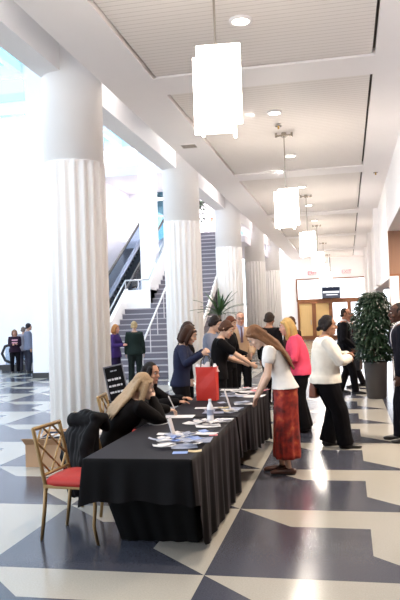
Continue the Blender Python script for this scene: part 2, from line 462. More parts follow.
pl = ['largest lit glass pendant lamp, nearest and highest of the hanging row', 'lit glass pendant lamp hanging second in the row from the near end',
      'lit glass pendant lamp hanging third in the row from the near end', 'lit glass pendant lamp hanging fourth in the row from the near end',
      'lit glass pendant lamp hanging fifth in the row, just above the far screen', 'smallest lit glass pendant lamp, farthest of the hanging row before the transom']
p0 = make_pendant(); p0['label'] = pl[0]
for n in range(1, 6): dup(p0, (-1.06, 6.1+PITCH*n, 0), label=pl[n])

dl = empty('recessed_light', (-1.09, 8.07, ZC), 0, '', 'light', 'round downlights in the slatted ceiling')
ring = MB(); n = 28
ring.rings([[(rr*math.cos(2*math.pi*j/n), rr*math.sin(2*math.pi*j/n), z) for j in range(n)] for rr, z in ((.10, .034), (.10, 0), (.13, -.006), (.135, .034))], cap=False)
ring.build('trim_ring', M['ceil'], dl, smooth=True)
MB().cyl((0, 0), .10, .004, .02, 24).build('lens', M['down'], dl)
dspots = [(8.07, 'round downlight in the ceiling right of the nearest pendant lamp'), (11.95, 'round downlight in the ceiling just before the second pendant lamp'),
          (15.35, 'round downlight in the ceiling just beyond the second pendant lamp'), (19.25, 'round downlight in the ceiling just before the third pendant lamp'),
          (22.65, 'round downlight in the ceiling just beyond the third pendant lamp'), (26.55, 'round downlight in the ceiling just before the fourth pendant lamp')]
for i, (y, lb) in enumerate(dspots):
    if i == 0: dl['label'] = lb
    else: dup(dl, (-1.09, y, ZC), label=lb)
for y in [1.0, 4.6]+[d[0] for d in dspots]+[30, 33.9, 37.3, 41.2]:
    L = bpy.data.lights.new('downlight', 'SPOT'); L.energy = 160; L.spot_size = R(95); L.spot_blend = .7; L.color = (1, .86, .68); L.shadow_soft_size = .09
    o = bpy.data.objects.new('downlight', L); col.objects.link(o); o.location = (-1.09, y, ZC-.03)

vt = empty('ceiling_vent', (-2.98, 13.66, ZC), 0, 'square grey air vent in the ceiling margin near the second column', 'vent')
v = MB()
for q in (-.16, .16): v.box(q-.015, q+.015, -.175, .175, -.012, 0); v.box(-.145, .145, q-.015, q+.015, -.012, 0)
v.build('frame', M['ceil'], vt)
v = MB()
for q in range(7): v.box(-.145, .145, -.13+q*.043-.012, -.13+q*.043+.012, -.01, -.003)
v.build('louvre', M['chrome'], vt)
sp = empty('sprinkler', (.82, 17.9, ZC), 0, 'small sprinkler head in the ceiling margin above the wood panelling', 'sprinkler')
MB().cyl((0, 0), .06, -.012, 0, 16).build('escutcheon', M['chrome'], sp); MB().cyl((0, 0), .018, -.06, -.012, 10).build('head', M['brass'], sp)
sp2 = dup(sp, (-1.10, 12.75, ZC), label='brass sprinkler head in the ceiling just in front of the second pendant lamp'); sp2['group'] = ''
del sp2['group']

# exit signs on the far wall
def exit_sign(x, label):
    r = empty('exit_sign', (x, 44.98, 4.22), 0, label, 'sign', 'exit signs above the far doors')
    box(-.25, .25, -.03, .0, -.15, .15).build('plate', M['exitbox'], r, bevel=.01)
    cu = bpy.data.curves.new('letters', 'FONT'); cu.body = 'EXIT'; cu.size = .30; cu.extrude = .004; cu.align_x = 'CENTER'; cu.align_y = 'CENTER'
    tmp = bpy.data.objects.new('letters', cu); col.objects.link(tmp)
    dg = bpy.context.evaluated_depsgraph_get(); me = bpy.data.meshes.new_from_object(tmp.evaluated_get(dg)); bpy.data.objects.remove(tmp)
    o = bpy.data.objects.new('letters', me); col.objects.link(o); me.materials.clear(); me.materials.append(M['exitred'])
    o.parent = r; o.location = (0, -.036, 0); o.rotation_euler = (R(90), 0, 0)
exit_sign(-2.08, 'red EXIT sign on the far wall, left one of the two')
exit_sign(.04, 'red EXIT sign on the far wall, right one of the two')
tv = empty('television', (-.95, 44.2, 2.92), 0, 'flat screen in front of the bright transom above the far doors', 'screen')
box(-.56, .56, -.04, .04, -.36, .36).build('housing', M['black'], tv, bevel=.01)
box(-.52, .52, -.046, -.04, -.32, .32).build('screen', M['screen'], tv)
b = MB(); b.box(-.5, .5, -.05, -.046, -.02, .09); b.box(-.3, .4, -.05, -.046, -.16, -.11); b.build('light_band', M['screen2'], tv)
box(-.5, .5, -.05, -.046, .12, .3).build('dark_band', M['screen3'], tv)
MB().tube([(0, .02, -.36), (0, .72, -.40)], .03, 8).build('bracket', M['black'], tv)
MB().tube([(0, 0, .36), (0, 0, ZC-2.92)], .02, 8, round_=False).build('hanging_rod', M['black'], tv)

# ------------------------------------------------------------------ stairs
st = empty('staircase', (-6.0, 19.6, 0), 0, 'wide grey staircase rising behind the columns to the upper level', 'stairs')
s1 = MB(); s2 = MB(); NS, RI, GO = 30, 5.16/30, .2885
for i in range(NS):
    y0 = i*GO; xl = -1.4 if i < 12 else -.57
    s1.box(xl, 1.4, y0, NS*GO, i*RI, (i+1)*RI-.02)
    s2.box(xl, 1.4, y0-.02, y0+.035, (i+1)*RI-.035, (i+1)*RI)
    s1.box(xl, 1.4, y0+.035, y0+GO+.01 if i < NS-1 else y0+.4, (i+1)*RI-.02, (i+1)*RI-.001)
s1.build('steps', M['step'], st); s2.build('nosings', M['nosing'], st)
def sl(y): return y*RI/GO
def slab(mb, x0, x1, ya, yb, lo, hi):
    za, zb = sl(ya), sl(yb)
    mb.add([(x0,ya,max(0,za+lo)),(x1,ya,max(0,za+lo)),(x1,yb,zb+lo),(x0,yb,zb+lo),(x0,ya,za+hi),(x1,ya,za+hi),(x1,yb,zb+hi),(x0,yb,zb+hi)],
           [(0,3,2,1),(4,5,6,7),(0,1,5,4),(1,2,6,5),(2,3,7,6),(3,0,4,7)])
b = MB(); slab(b, -.69, -.57, 3.5, 8.66, -.6, .85)
b.box(-1.4, -.57, 3.46, 8.66, 1.6, sl(3.5)+.62)
slab(b, -1.52, -1.4, 0, 3.6, -.8, .62)
b.build('balustrade_wall', M['white'], st)
b = MB(); slab(b, 1.38, 1.45, 0, 8.66, -.6, .04); b.build('stringer', M['white'], st)
b = MB(); b.tube([(-1.46, 0, .95), (-1.46, 3.52, sl(3.52)+.95), (-.63, 3.52, sl(3.52)+.95), (-.63, 8.6, sl(8.6)+1.0), (-.63, 9.2, 6.16)], .03, 8)
for q in (.1, 1.7, 3.52): b.tube([(-1.46, q, sl(q)+.6), (-1.46, q, sl(q)+.95)], .018, 6)
b.tube([(-1.0, 3.52, sl(3.52)+.6), (-1.0, 3.52, sl(3.52)+.95)], .018, 6)
b.build('side_handrail', M['steel'], st, smooth=True)
b = MB(); b.tube([(.1, 0, .92), (.1, 8.4, sl(8.4)+.92)], .032, 8)
for i in range(0, 30, 3): b.tube([(.1, i*GO+.1, (i+1)*RI-.02), (.1, i*GO+.1, sl(i*GO+.1)+.92)], .016, 6)
b.build('centre_handrail', M['paper'], st, smooth=True)
b = MB(); b.box(-.57, 1.4, 8.70, 8.74, 5.16, 5.18); b.build('landing_edge', M['nosing'], st)

# ------------------------------------------------------------------ escalators
def escalator(loc, rz, label, L=8.66, Hh=5.0):
    r = empty('escalator', loc, rz, label, 'escalator')
    n = int(L/.29); t = MB()
    for i in range(n):
        y0, z0 = i*L/n, i*Hh/n
        t.box(-.42, .42, y0, y0+L/n+.02, z0-.15, z0+Hh/n*.98)
        for q in range(-4, 5): t.box(q*.09-.015, q*.09+.015, y0-.01, y0, z0, z0+Hh/n*.9)
    t.build('steps', M['tread'], r)
    for s in (-1, 1):
        x = s*.52
        def para(mb, x0, x1, lo, hi, e0=0, e1=0):
            mb.add([(x0,-e0,max(lo,0) if e0 else lo),(x1,-e0,lo),(x1,L+e1,Hh+lo),(x0,L+e1,Hh+lo),(x0,-e0,hi),(x1,-e0,hi),(x1,L+e1,Hh+hi),(x0,L+e1,Hh+hi)],
                   [(0,3,2,1),(4,5,6,7),(0,1,5,4),(1,2,6,5),(2,3,7,6),(3,0,4,7)])
        k = MB(); para(k, x-.10, x+.10, -.55, .22); k.build('skirt_panel', M['steel'], r)
        g = MB(); para(g, x-.01, x+.01, .22, .95); g.build('glass_balustrade', M['railglass'], r)
        pts = [(x, -.7, .25), (x, -1.0, .38), (x, -1.12, .62), (x, -1.0, .88), (x, -.6, .99), (x, 0, 1.06), (x, L, Hh+1.02), (x, L+.7, Hh+1.04), (x, L+1.0, Hh+.9), (x, L+1.08, Hh+.65), (x, L+.95, Hh+.4)]
        MB().tube(pts, (.05), 10).build('handrail', M['rubber'], r, smooth=True)
        box(x-.01, x+.01, -.98, 0, .2, .95).build('end_glass', M['railglass'], r); box(x-.01, x+.01, L, L+1.0, Hh+.2, Hh+.98).build('end_glass', M['railglass'], r)
        e = MB(); e.box(x-.10, x+.10, -1.1, 0, 0, .22); e.build('newel_base', M['black'], r)
    return r
escalator((-8.25, 21.0, 0), 0, 'escalator with dark steps rising left of the staircase, behind the white pier')
escalator((-11.2, 23.93, 0), R(-90), 'low escalator end with black handrail by the back wall at far left', L=.9, Hh=.52)

# hanging plant up at the stairs
hp = empty('hanging_plant', (-5.66, 27.6, 5.95), 0, 'dark trailing plant hanging high above the top of the stairs', 'plant')
MB().cyl((0, 0), .1, .25, .42, 16, .15).build('pot', M['pot'], hp)
MB().tube([(0, 0, .42), (0, 0, 1.6)], .01, 6).build('wire', M['black'], hp)
def leaf(mb, p, d, up, L, W, droop=.2):
    p = Vector(p); d = Vector(d).normalized(); s = d.cross(Vector(up))
    s = s.normalized() if s.length > 1e-4 else Vector((1, 0, 0)); nrm = s.cross(d)
    t = .004; pr = [(0, .12), (.3, .9), (.6, 1), (1, .05)]
    vs = []
    for q, wd in pr:
        c = p+d*L*q-Vector((0, 0, 1))*droop*L*q*q
        vs += [c-s*W*wd*.5-nrm*0.002, c+nrm*.006, c+s*W*wd*.5-nrm*.002]
    fs = []
    for i in range(3):
        for j in range(2): a = i*3+j; fs.append((a, a+1, a+4, a+3))
    mb.add(vs, fs)
lf = MB()
for i in range(120):
    a = random.uniform(0, 6.28); z = .45-random.random()**1.4*.85; rr = random.uniform(.03, .24)*(1 if z > -.1 else .5)
    leaf(lf, (rr*math.cos(a), rr*math.sin(a), z), (math.cos(a), math.sin(a), -.4), (0, 0, 1), .14, .07)
lf.build('foliage', M['leaf'], hp, fixn=False)

# ------------------------------------------------------------------ people
HEAD = [(-.120,.018,.072,.020),(-.108,.036,.084,.000),(-.085,.051,.090,-.035),(-.055,.060,.091,-.066),(-.02,.066,.093,-.084),(.01,.070,.091,-.094),
        (.04,.073,.091,-.099),(.07,.070,.081,-.094),(.095,.055,.060,-.078),(.112,.033,.030,-.048),(.119,.008,.0,-.02)]
TM = [(.80,.10,.08,-.09),(.86,.165,.10,-.115),(.94,.172,.11,-.125),(1.02,.158,.115,-.11),(1.10,.15,.115,-.095),(1.20,.16,.12,-.105),(1.30,.172,.125,-.115),(1.37,.180,.115,-.115),(1.42,.172,.09,-.10),(1.455,.125,.065,-.08),(1.485,.065,.05,-.065)]
TW = [(.80,.10,.08,-.09),(.86,.168,.095,-.12),(.94,.172,.10,-.128),(1.02,.148,.10,-.10),(1.10,.128,.098,-.085),(1.20,.138,.118,-.092),(1.28,.15,.142,-.10),(1.34,.155,.122,-.105),(1.40,.150,.085,-.095),(1.445,.108,.055,-.07),(1.475,.055,.042,-.055)]

class Person:
    def __init__(s, label, pos, face, h=1.70, female=True, lean=0, twist=0, head=(0, 0, 0), hip=None, fat=1.0, hands=(None, None), hints=(None, None),
                 feet=((-.10, 0, 0), (.10, 0, 0)), knee=None, skin=(222, 176, 150), group=None, vox=.009, side=0, fingers=.5, palm=None, side_lean=0, zl=.95):
        s.k = h/1.75; s.female = female; s.fat = fat; s.lean = R(lean); s.twist = R(twist); s.vox = vox; s.zl = zl
        s.root = empty('person', pos, R(face-90), label, 'person', group)
        s.skin = skinm(skin); s.TT = TW if female else TM
        s.dz = (hip/s.k-.92) if hip else 0.0
        if not hip:
            dh = max(math.hypot(f[0]/s.k-(-1, 1)[i]*.088*fat, f[1]/s.k) for i, f in enumerate(feet))
            s.dz = min(0, math.sqrt(max(.3, .814**2-dh*dh))+.085-.90)
        s.sw = (.165 if female else .195)*(1+(fat-1)*.5)
        B = MB(); k = s.k
        s.sl = R(side_lean)
        # head frame: yaw to the left is positive, pitch down is positive, roll to the right
        y, p, r = [R(a) for a in head]
        s.hr = Matrix.Rotation(y, 3, 'Z') @ Matrix.Rotation(-p, 3, 'X') @ Matrix.Rotation(r, 3, 'Y')
        s.neck = s.T((0, .012, 1.53))
        s.hc = s.neck+s.hr @ Vector((0, .025, .088))
        # limbs
        s.sh = [s.T((-s.sw, -.005, 1.405)), s.T((s.sw, -.005, 1.405))]
        s.wr, s.el = [], []
        for i in (0, 1):
            sg = -1 if i == 0 else 1
            t = hands[i]
            t = Vector(t)/k if t else s.T((sg*(s.sw+.07), .06, .86))
            hint = Vector(hints[i]) if hints[i] else Vector((sg*.5, -1, -.4))
            e, wv = s.ik(s.sh[i], t, .295, .255, hint)
            s.el.append(e); s.wr.append(wv)
        s.hp, s.kn, s.an, s.ft = [], [], [], []
        for i in (0, 1):
            sg = -1 if i == 0 else 1
            f = feet[i]; fx, fy = f[0]/k, f[1]/k; a = R(f[2]); fz = (f[3]/k if len(f) > 3 else 0)
            hpv = Vector((sg*.088*fat, 0, .90+s.dz))
            ank = Vector((fx, fy, .085+fz))
            kk, an = s.ik(hpv, ank, .412, .408, Vector(knee[i]) if knee else Vector((sg*.15, 1, 0)))
            s.hp.append(hpv); s.kn.append(kk); s.an.append(an); s.ft.append((a, fz))
        # the body, one skin
        s.torso(B, 0, .80, 1.485)
        B.tube([s.T((0, -.012, 1.43)), s.T((0, .0, 1.50)), s.hc+s.hr @ Vector((0, -.015, -.06))], [.062 if not female else .052, .056 if not female else .046, .055 if not female else .048], 12)
        s.headmesh(B, HEAD, 0)
        H = lambda x, yy, z: s.hc+s.hr @ Vector((x, yy, z))
        B.tube([H(0, .088, .022), H(0, .104, -.008), H(0, .113, -.026), H(0, .098, -.036)], [.009, .012, .016, .012], 8)
        B.tube([H(-.042, .082, .030), H(0, .093, .032), H(.042, .082, .030)], [.010, .011, .010], 8)
        B.tube([H(-.022, .086, -.068), H(0, .093, -.066), H(.022, .086, -.068)], [.008, .011, .008], 8)
        B.ball(H(0, .082, -.106), (.020, .018, .018), 8, 6)
        for sg in (-1, 1):
            B.tube([H(sg*.074, -.012, .022), H(sg*.079, -.020, .0), H(sg*.073, -.010, -.035)], [(.008, .018), (.008, .02), (.007, .012)], 8, side=s.hr @ Vector((1, 0, 0)))
            B.ball(H(sg*.045, .068, -.035), (.022, .022, .022), 8, 6)
        af = .92 if female else 1.05
        for i in (0, 1):
            a, e, wv = s.sh[i], s.el[i], s.wr[i]
            up = s.T((0.6*(-s.sw if i == 0 else s.sw), 0, 1.40))
            q = af*(1+(fat-1)*.7)
            B.tube([up, a, a.lerp(e, .3), a.lerp(e, .7), e, e.lerp(wv, .3), e.lerp(wv, .75), wv], [.05*q, .052*q, .048*q, .042*q, .038*q, .040*q, .030*q, .025*q], 12)
            s.hand(B, i, fingers, palm[i] if palm else None)
        for i in (0, 1):
            hpv, kk, an = s.hp[i], s.kn[i], s.an[i]; q = 1+(fat-1)*.8
            B.tube([hpv, hpv.lerp(kk, .35), hpv.lerp(kk, .75), kk, kk.lerp(an, .3), kk.lerp(an, .75), an], [.088*q, .084*q, .064*q, .054*q, .054*q, .036*q, .032], 12)
            a = s.ft[i][0]; d = Vector((math.sin(-a), math.cos(a), 0))
            B.tube([an-d*.03-Vector((0, 0, .045)), an+d*.07-Vector((0, 0, .048)), an+d*.14-Vector((0, 0, .060))], [(.032, .034), (.04, .028), (.036, .018)], 10, side=(1, 0, 0))
        s.scale(B); s.body = B.fused('body', s.skin, s.root, vox, 2)
    def scale(s, B):
        B.v = [v*s.k for v in B.v]
    def T(s, p):
        x, y, z = p
        z0, Ln = s.zl, .32
        if z > z0:
            t = min((z-z0)/Ln, 1); tw = s.twist*t
            x, y = x*math.cos(tw)-y*math.sin(tw), x*math.sin(tw)+y*math.cos(tw)
            a = s.lean
            if abs(a) > 1e-4:
                Rr = Ln/a; aa = a*t
                cy, cz = Rr*(1-math.cos(aa)), z0+Rr*math.sin(aa)
                if z > z0+Ln: cy += math.sin(a)*(z-z0-Ln); cz += math.cos(a)*(z-z0-Ln)
                y, z = cy+y*math.cos(aa), cz-y*math.sin(aa)
            if s.sl:
                b = s.sl*t; dx = math.sin(b)*(z-z0); x += dx; z = z0+(z-z0)*math.cos(b)-x*math.sin(b)*.3
        return Vector((x, y, z+s.dz))
    def ik(s, a, t, l1, l2, hint):
        d = t-a; L = d.length; mx = (l1+l2)*.999
        if L > mx: t = a+d*(mx/L); d = t-a; L = mx
        u = d.normalized(); x = (l1*l1-l2*l2+L*L)/(2*L); hgt = math.sqrt(max(0, l1*l1-x*x))
        n = hint-u*hint.dot(u); n = n.normalized() if n.length > 1e-5 else u.orthogonal()
        return a+u*x+n*hgt, t
    def ring(s, z, hw, yf, yb, g=0, n=28):
        f = s.fat; out = []
        for j in range(n):
            a = 2*math.pi*j/n; c, sn = math.cos(a), math.sin(a)
            x = math.copysign(abs(c)**.85, c)*(hw*f+g); y = (yf*f+g if sn > 0 else -(yb*f-g))*math.copysign(abs(sn)**.9, sn)
            out.append((x, y, z))
        return out
    def sect(s, z):
        T = s.TT
        if z <= T[0][0]: return T[0][1:]
        for a, b in zip(T, T[1:]):
            if a[0] <= z <= b[0]:
                q = (z-a[0])/(b[0]-a[0]); return tuple(a[i]*(1-q)+b[i]*q for i in (1, 2, 3))
        return T[-1][1:]
    def torso(s, B, g, z0, z1, flare=0, minw=0, boxy=0):
        zs = []; z = z0
        while z < z1-.001: zs.append(z); z += .028
        zs.append(z1); rs = []
        for z in zs:
            hw, yf, yb = s.sect(z)
            if z < .94 and minw: hw, yf, yb = max(hw, .172), max(yf, .10), min(yb, -.125)
            if boxy and z < 1.3: hw, yf, yb = max(hw, .158), max(yf, .125), min(yb, -.11)
            q = flare*max(0, (1.05-z)/.25)
            rs.append([s.T(p) for p in s.ring(z, hw, yf, yb, g+q)])
        B.rings(rs)
    def headmesh(s, B, prof, g):
        n = 24; rs = []
        for z, hw, yf, yb in prof:
            yc = (yf+yb)/2; hd = (yf-yb)/2
            rs.append([s.hc+s.hr @ Vector((math.copysign(abs(math.cos(a))**.92, math.cos(a))*(hw+g), yc+math.sin(a)*(hd+g), z+(g if z > .05 else 0))) for a in (2*math.pi*j/n for j in range(n))])
        B.rings(rs)
    def hand(s, B, i, curl, pn=None):
        wv, e = s.wr[i], s.el[i]; d = (wv-e).normalized()
        q = .9 if s.female else 1.0
        sg = -1 if i == 0 else 1
        nrm = Vector(pn) if pn else Vector((-sg, .2, -.2))          # direction the palm faces
        nrm = (nrm-d*nrm.dot(d)).normalized(); side = d.cross(nrm)*(-sg)   # towards the thumb
        if side.dot(Vector((0, 1, .3))) < 0 and not pn: side = -side
        c = wv+d*.05*q
        B.tube([wv-d*.01, wv+d*.03*q, wv+d*.085*q], [(.026*q, .019*q), (.037*q, .017*q), (.038*q, .014*q)], 12, side=side)
        for j, (o, L) in enumerate(((.029, .068), (.010, .078), (-.010, .072), (-.028, .056))):
            p0 = wv+d*.08*q+side*o*q; a1, a2 = curl*.6, curl*1.5
            p1 = p0+(d*math.cos(a1)+nrm*math.sin(a1))*L*.5*q+side*o*.12
            p2 = p1+(d*math.cos(a2)+nrm*math.sin(a2))*L*.55*q
            B.tube([p0, p1, p2], [.0095*q, .009*q, .0075*q], 8)
        t0 = wv+d*.025*q+side*.025*q; t1 = t0+(d*.7+side*.7).normalized()*.04*q+nrm*.008; t2 = t1+(d*.9+side*.25+nrm*.35).normalized()*.032*q
        B.tube([t0, t1, t2], [.013*q, .0105*q, .0085*q], 8)
    # --- clothing -------------------------------------------------
    def top(s, c, kind='jacket', hem=.84, sleeve=1.0, g=.020, neck=1.455, flare=.015, wrinkle=.006, name=None, matl=None, boxy=0):
        B = MB(); s.torso(B, g, hem, neck, flare, 1, boxy)
        for i in (0, 1):
            a, e, wv = s.sh[i], s.el[i], s.wr[i]; up = s.T((.55*(-s.sw if i == 0 else s.sw), 0, 1.395))
            q = (.92 if s.female else 1.05)*(1+(s.fat-1)*.7)
            P = [up, a, a.lerp(e, .35), a.lerp(e, .75), e, e.lerp(wv, .35), e.lerp(wv, .92)]; rr = [.05*q+g, .054*q+g, .049*q+g, .043*q+g, .041*q+g*1.1, .040*q+g, .030*q+g*.9]
            m = 7 if sleeve >= 1 else (5 if sleeve > .5 else (4 if sleeve > .4 else 3))
            P, rr = P[:m], rr[:m]
            B.tube(P, rr, 14)
        s.scale(B); o = B.fused(name or kind, matl or fab(c), s.root, s.vox, 3, wrinkle*s.k); return o
    def trousers(s, c, g=.016, hem=.05, wide=0, waist=1.02, wrinkle=.005):
        B = MB(); s.torso(B, g*.6, .80, waist, 0, 0)
        for i in (0, 1):
            h0, kk, an = s.hp[i], s.kn[i], s.an[i]; q = 1+(s.fat-1)*.8
            low = an+(an-kk).normalized()*(.085-hem) if True else an
            B.tube([h0+Vector((0, 0, .04)), h0.lerp(kk, .35), h0.lerp(kk, .75), kk, kk.lerp(an, .5), low], [.090*q+g, .086*q+g, .068*q+g, .062*q+g+wide*.3, .056*q+g+wide*.7, .054*q+g+wide], 14, round_=False)
        s.scale(B); return B.fused('trousers', fab(c), s.root, s.vox, 3, wrinkle*s.k)
    def shoes(s, c, heel=0, matl=None):
        for i in (0, 1):
            an = s.an[i]; a, fz = s.ft[i]; d = Vector((math.sin(-a), math.cos(a), 0)); sd = Vector((d.y, -d.x, 0)); Z = Vector((0, 0, 1))
            b0 = Vector((an.x, an.y, fz)); B = MB()
            B.tube([b0-d*.055+Z*.036, b0+d*.02+Z*.042, b0+d*.10+Z*.032, b0+d*.165+Z*.026, b0+d*.195+Z*.022], [(.034, .034), (.040, .040), (.045, .031), (.040, .025), (.026, .018)], 14, side=sd)
            if heel == 0: B.tube([b0-d*.05+Z*.055, b0+d*.03+Z*.06], [(.036, .045), (.040, .040)], 12, side=sd)
            s.scale(B)
            o = B.build('shoe', matl or mat_shoe(c), s.root, smooth=True)
            B = MB(); n = 20; rs = []
            for z in (0, .016):
                rs.append([(b0+d*(.065+math.sin(t)*.135)+sd*(math.cos(t)*(.040+.006*math.sin(t)))+Z*z) for t in (2*math.pi*j/n for j in range(n))])
            B.rings(rs); s.scale(B); so = B.build('sole', M['rubber'], o)
    def hair(s, c, style='short', strands=None, fringe=True, name='hair'):
        B = MB(); H = lambda x, y, z: s.hc+s.hr @ Vector((x, y, z)); n = 22
        xf = lambda p: s.hc+s.hr @ Vector(p)
        if style == 'crop':
            B.ball((0, -.022, .030), (.079, .086, .098), n, 12, xf); B.tube([H(-.05, -.07, -.03), H(0, -.088, -.04), H(.05, -.07, -.03)], .028, 10)
        else:
            B.ball((0, -.020, .032), (.088, .096, .106), n, 12, xf)
            B.tube([H(-.06, -.06, -.02), H(0, -.09, -.035), H(.06, -.06, -.02)], .038, 10)
            for sg in (-1, 1): B.tube([H(sg*.078, .02, .05), H(sg*.080, .0, .005), H(sg*.076, -.02, -.03)], [.018, .016, .014], 8)
        if fringe and style != 'crop':
            B.tube([H(-.064, .046, .052), H(-.03, .070, .076), H(.02, .073, .080), H(.064, .046, .055)], [.016, .016, .016, .016], 10)
        if style in ('bob', 'long', 'wave'):
            dn = -.135 if style == 'bob' else -.20
            for sg in (-1, 1):
                B.tube([H(sg*.070, .03, .06), H(sg*.088, .015, -.03), H(sg*.084, .018, -.09), H(sg*.066, .028, dn)], [.03, .032, .03, .018], 10)
                B.tube([H(sg*.062, -.05, .05), H(sg*.082, -.06, -.04), H(sg*.078, -.055, dn*.75), H(sg*.062, -.05, dn)], [.045, .044, .042, .024], 10)
            B.tube([H(0, -.085, .04), H(0, -.105, -.05), H(0, -.10, dn*.8), H(0, -.085, dn)], [(.055, .04), (.062, .04), (.06, .04), (.045, .024)], 12, side=s.hr @ Vector((1, 0, 0)))
        if style == 'bun': B.ball((0, -.125, .05), (.045, .042, .045), 12, 8, xf)
        if style == 'updo':
            [B.tube([H(sg*.074, .0, .04), H(sg*.088, -.02, -.01), H(sg*.07, -.05, -.06)], [.03, .032, .026], 10) for sg in (-1, 1)]; B.ball((0, -.085, .02), (.075, .05, .07), 12, 8, xf); B.tube([H(-.03, -.11, -.03), H(0, -.125, -.06), H(.03, -.11, -.03)], .03, 8)
        s.scale(B)
        for pts, rad in (strands or []): B.tube(pts, rad, 12)
        return B.fused(name, hairm(c), s.root, min(s.vox, .009), 2, .004, 18)
    def face(s, lips=(176, 96, 92), brow=(70, 50, 40), glasses=False):
        H = lambda x, y, z: (s.hc+s.hr @ Vector((x, y, z)))
        for sg in (-1, 1):
            B = MB(); B.ball(H(sg*.031, .083, .010), (.0125, .0125, .0085), 10, 8); s.scale(B); o = B.build('eye', M['eyew'], s.root, smooth=True)
            B = MB(); B.ball(H(sg*.031, .0925, .010), (.0072, .0055, .0072), 8, 6); s.scale(B); B.build('iris', M['eyed'], o, smooth=True)
            B = MB(); B.tube([H(sg*.016, .098, .036), H(sg*.032, .097, .041), H(sg*.048, .088, .036)], .0042, 6); s.scale(B); B.build('eyebrow', hairm(brow), s.root, smooth=True)
        B = MB(); B.tube([H(-.022, .090, -.066), H(-.007, .101, -.062), H(.007, .101, -.062), H(.022, .090, -.066)], [(.003, .005), (.005, .007), (.005, .007), (.003, .005)], 8); s.scale(B)
        B.build('lips', mat_lip(lips), s.root, smooth=True)
        if glasses:
            B = MB()
            for sg in (-1, 1):
                B.tube([H(sg*.032+.023*math.cos(t), .108, .010+.018*math.sin(t)) for t in (2*math.pi*j/14 for j in range(15))], .0025, 6)
                B.tube([H(sg*.055, .106, .014), H(sg*.078, .0, .014)], .0025, 6)
            B.tube([H(-.010, .109, .014), H(.010, .109, .014)], .0025, 6); s.scale(B); B.build('spectacles', M['lens'], s.root, smooth=True)
    def front(s, z, x, g):
        hw, yf, yb = s.sect(z); f = s.fat; c = min(.98, abs(x)/(hw*f+g)); return s.T((x, (yf*f+g)*math.sqrt(1-c*c), z))
    def shirt_v(s, c=(236, 234, 236), tie=None, zb=1.18, w=.055):
        B = MB(); ga, gb = .012, .034; zs = [zb+(1.475-zb)*i/8 for i in range(9)]; rs = []
        for i, z in enumerate(zs):
            ww = .004+w*i/8; rs.append([s.front(z, -ww, ga), s.front(z, ww, ga), s.front(z, ww, gb), s.front(z, ww*.33, gb+.003), s.front(z, -ww*.33, gb+.003), s.front(z, -ww, gb)])
        B.rings(rs); s.scale(B); B.build('shirt', fab(c), s.root)
        B = MB(); nk = s.T((0, -.004, 1.452)); n2 = s.T((0, .006, 1.515))
        B.tube([nk, nk.lerp(n2, .5), n2], [.072 if not s.female else .06, .068 if not s.female else .056, .064 if not s.female else .053], 16, round_=False); s.scale(B); B.build('collar', fab(c), s.root, smooth=True)
        if tie:
            B = MB(); rs = []
            for i in range(7):
                z = zb+.01+(1.455-zb)*i/6; ww = .024-.012*i/6; rs.append([s.front(z, -ww, gb), s.front(z, ww, gb), s.front(z, ww, gb+.012), s.front(z, -ww, gb+.012)])
            B.rings(rs); s.scale(B); B.build('tie', fab(tie), s.root)
    def skirt(s, m, z0=.17, z1=1.0, w0=.165, w1=.15, folds=9, amp=.012, flare=0, name='skirt'):
        B = MB(); rs = []; n = 64; m_ = 24
        for i in range(m_+1):
            z = z0+(z1-z0)*i/m_; q = 1-i/m_; hw, yf, yb = s.sect(max(z, .86))
            hw, yf, yb = hw+.02+(w0-.15)*q, yf+.02+.03*q, yb-.02-.02*q
            if z < .86: hw, yf, yb = max(hw, w0), max(yf, .12), min(yb, -.15)
            rr = []
            for j in range(n):
                a = 2*math.pi*j/n; f = 1+amp/.15*q*math.sin(a*folds+1.3*math.sin(2*a))
                rr.append(s.T((math.cos(a)*hw*f, (yf if math.sin(a) > 0 else -yb)*math.sin(a)*f, z)))
            rs.append(rr)
        B.rings(rs); s.scale(B); return B.build(name, m, s.root, smooth=True)
    def w2l(s, p):
        """world point to this person's own frame"""
        return s.root.matrix_basis.inverted() @ Vector(p)
_sm = {}
def mat_shoe(c):
    c = tuple(c)
    if c not in _sm: _sm[c] = mat('shoe_leather', srgb(*c), .35, 0, .06, 20)
    return _sm[c]
def mat_lip(c):
    c = tuple(c)
    if ('l', c) not in _sm: _sm[('l', c)] = mat('lip', srgb(*c), .4, 0, .03)
    return _sm[('l', c)]
def loc(pos, face, p):
    """world point seen from a person standing at pos and facing the given way"""
    a = R(face-90); dx, dy = p[0]-pos[0], p[1]-pos[1]
    return (dx*math.cos(a)+dy*math.sin(a), -dx*math.sin(a)+dy*math.cos(a), p[2]-pos[2])
BLK = (26, 24, 28); PALE = (226, 182, 156); FAIR = (234, 194, 170); BRN = (96, 62, 46)

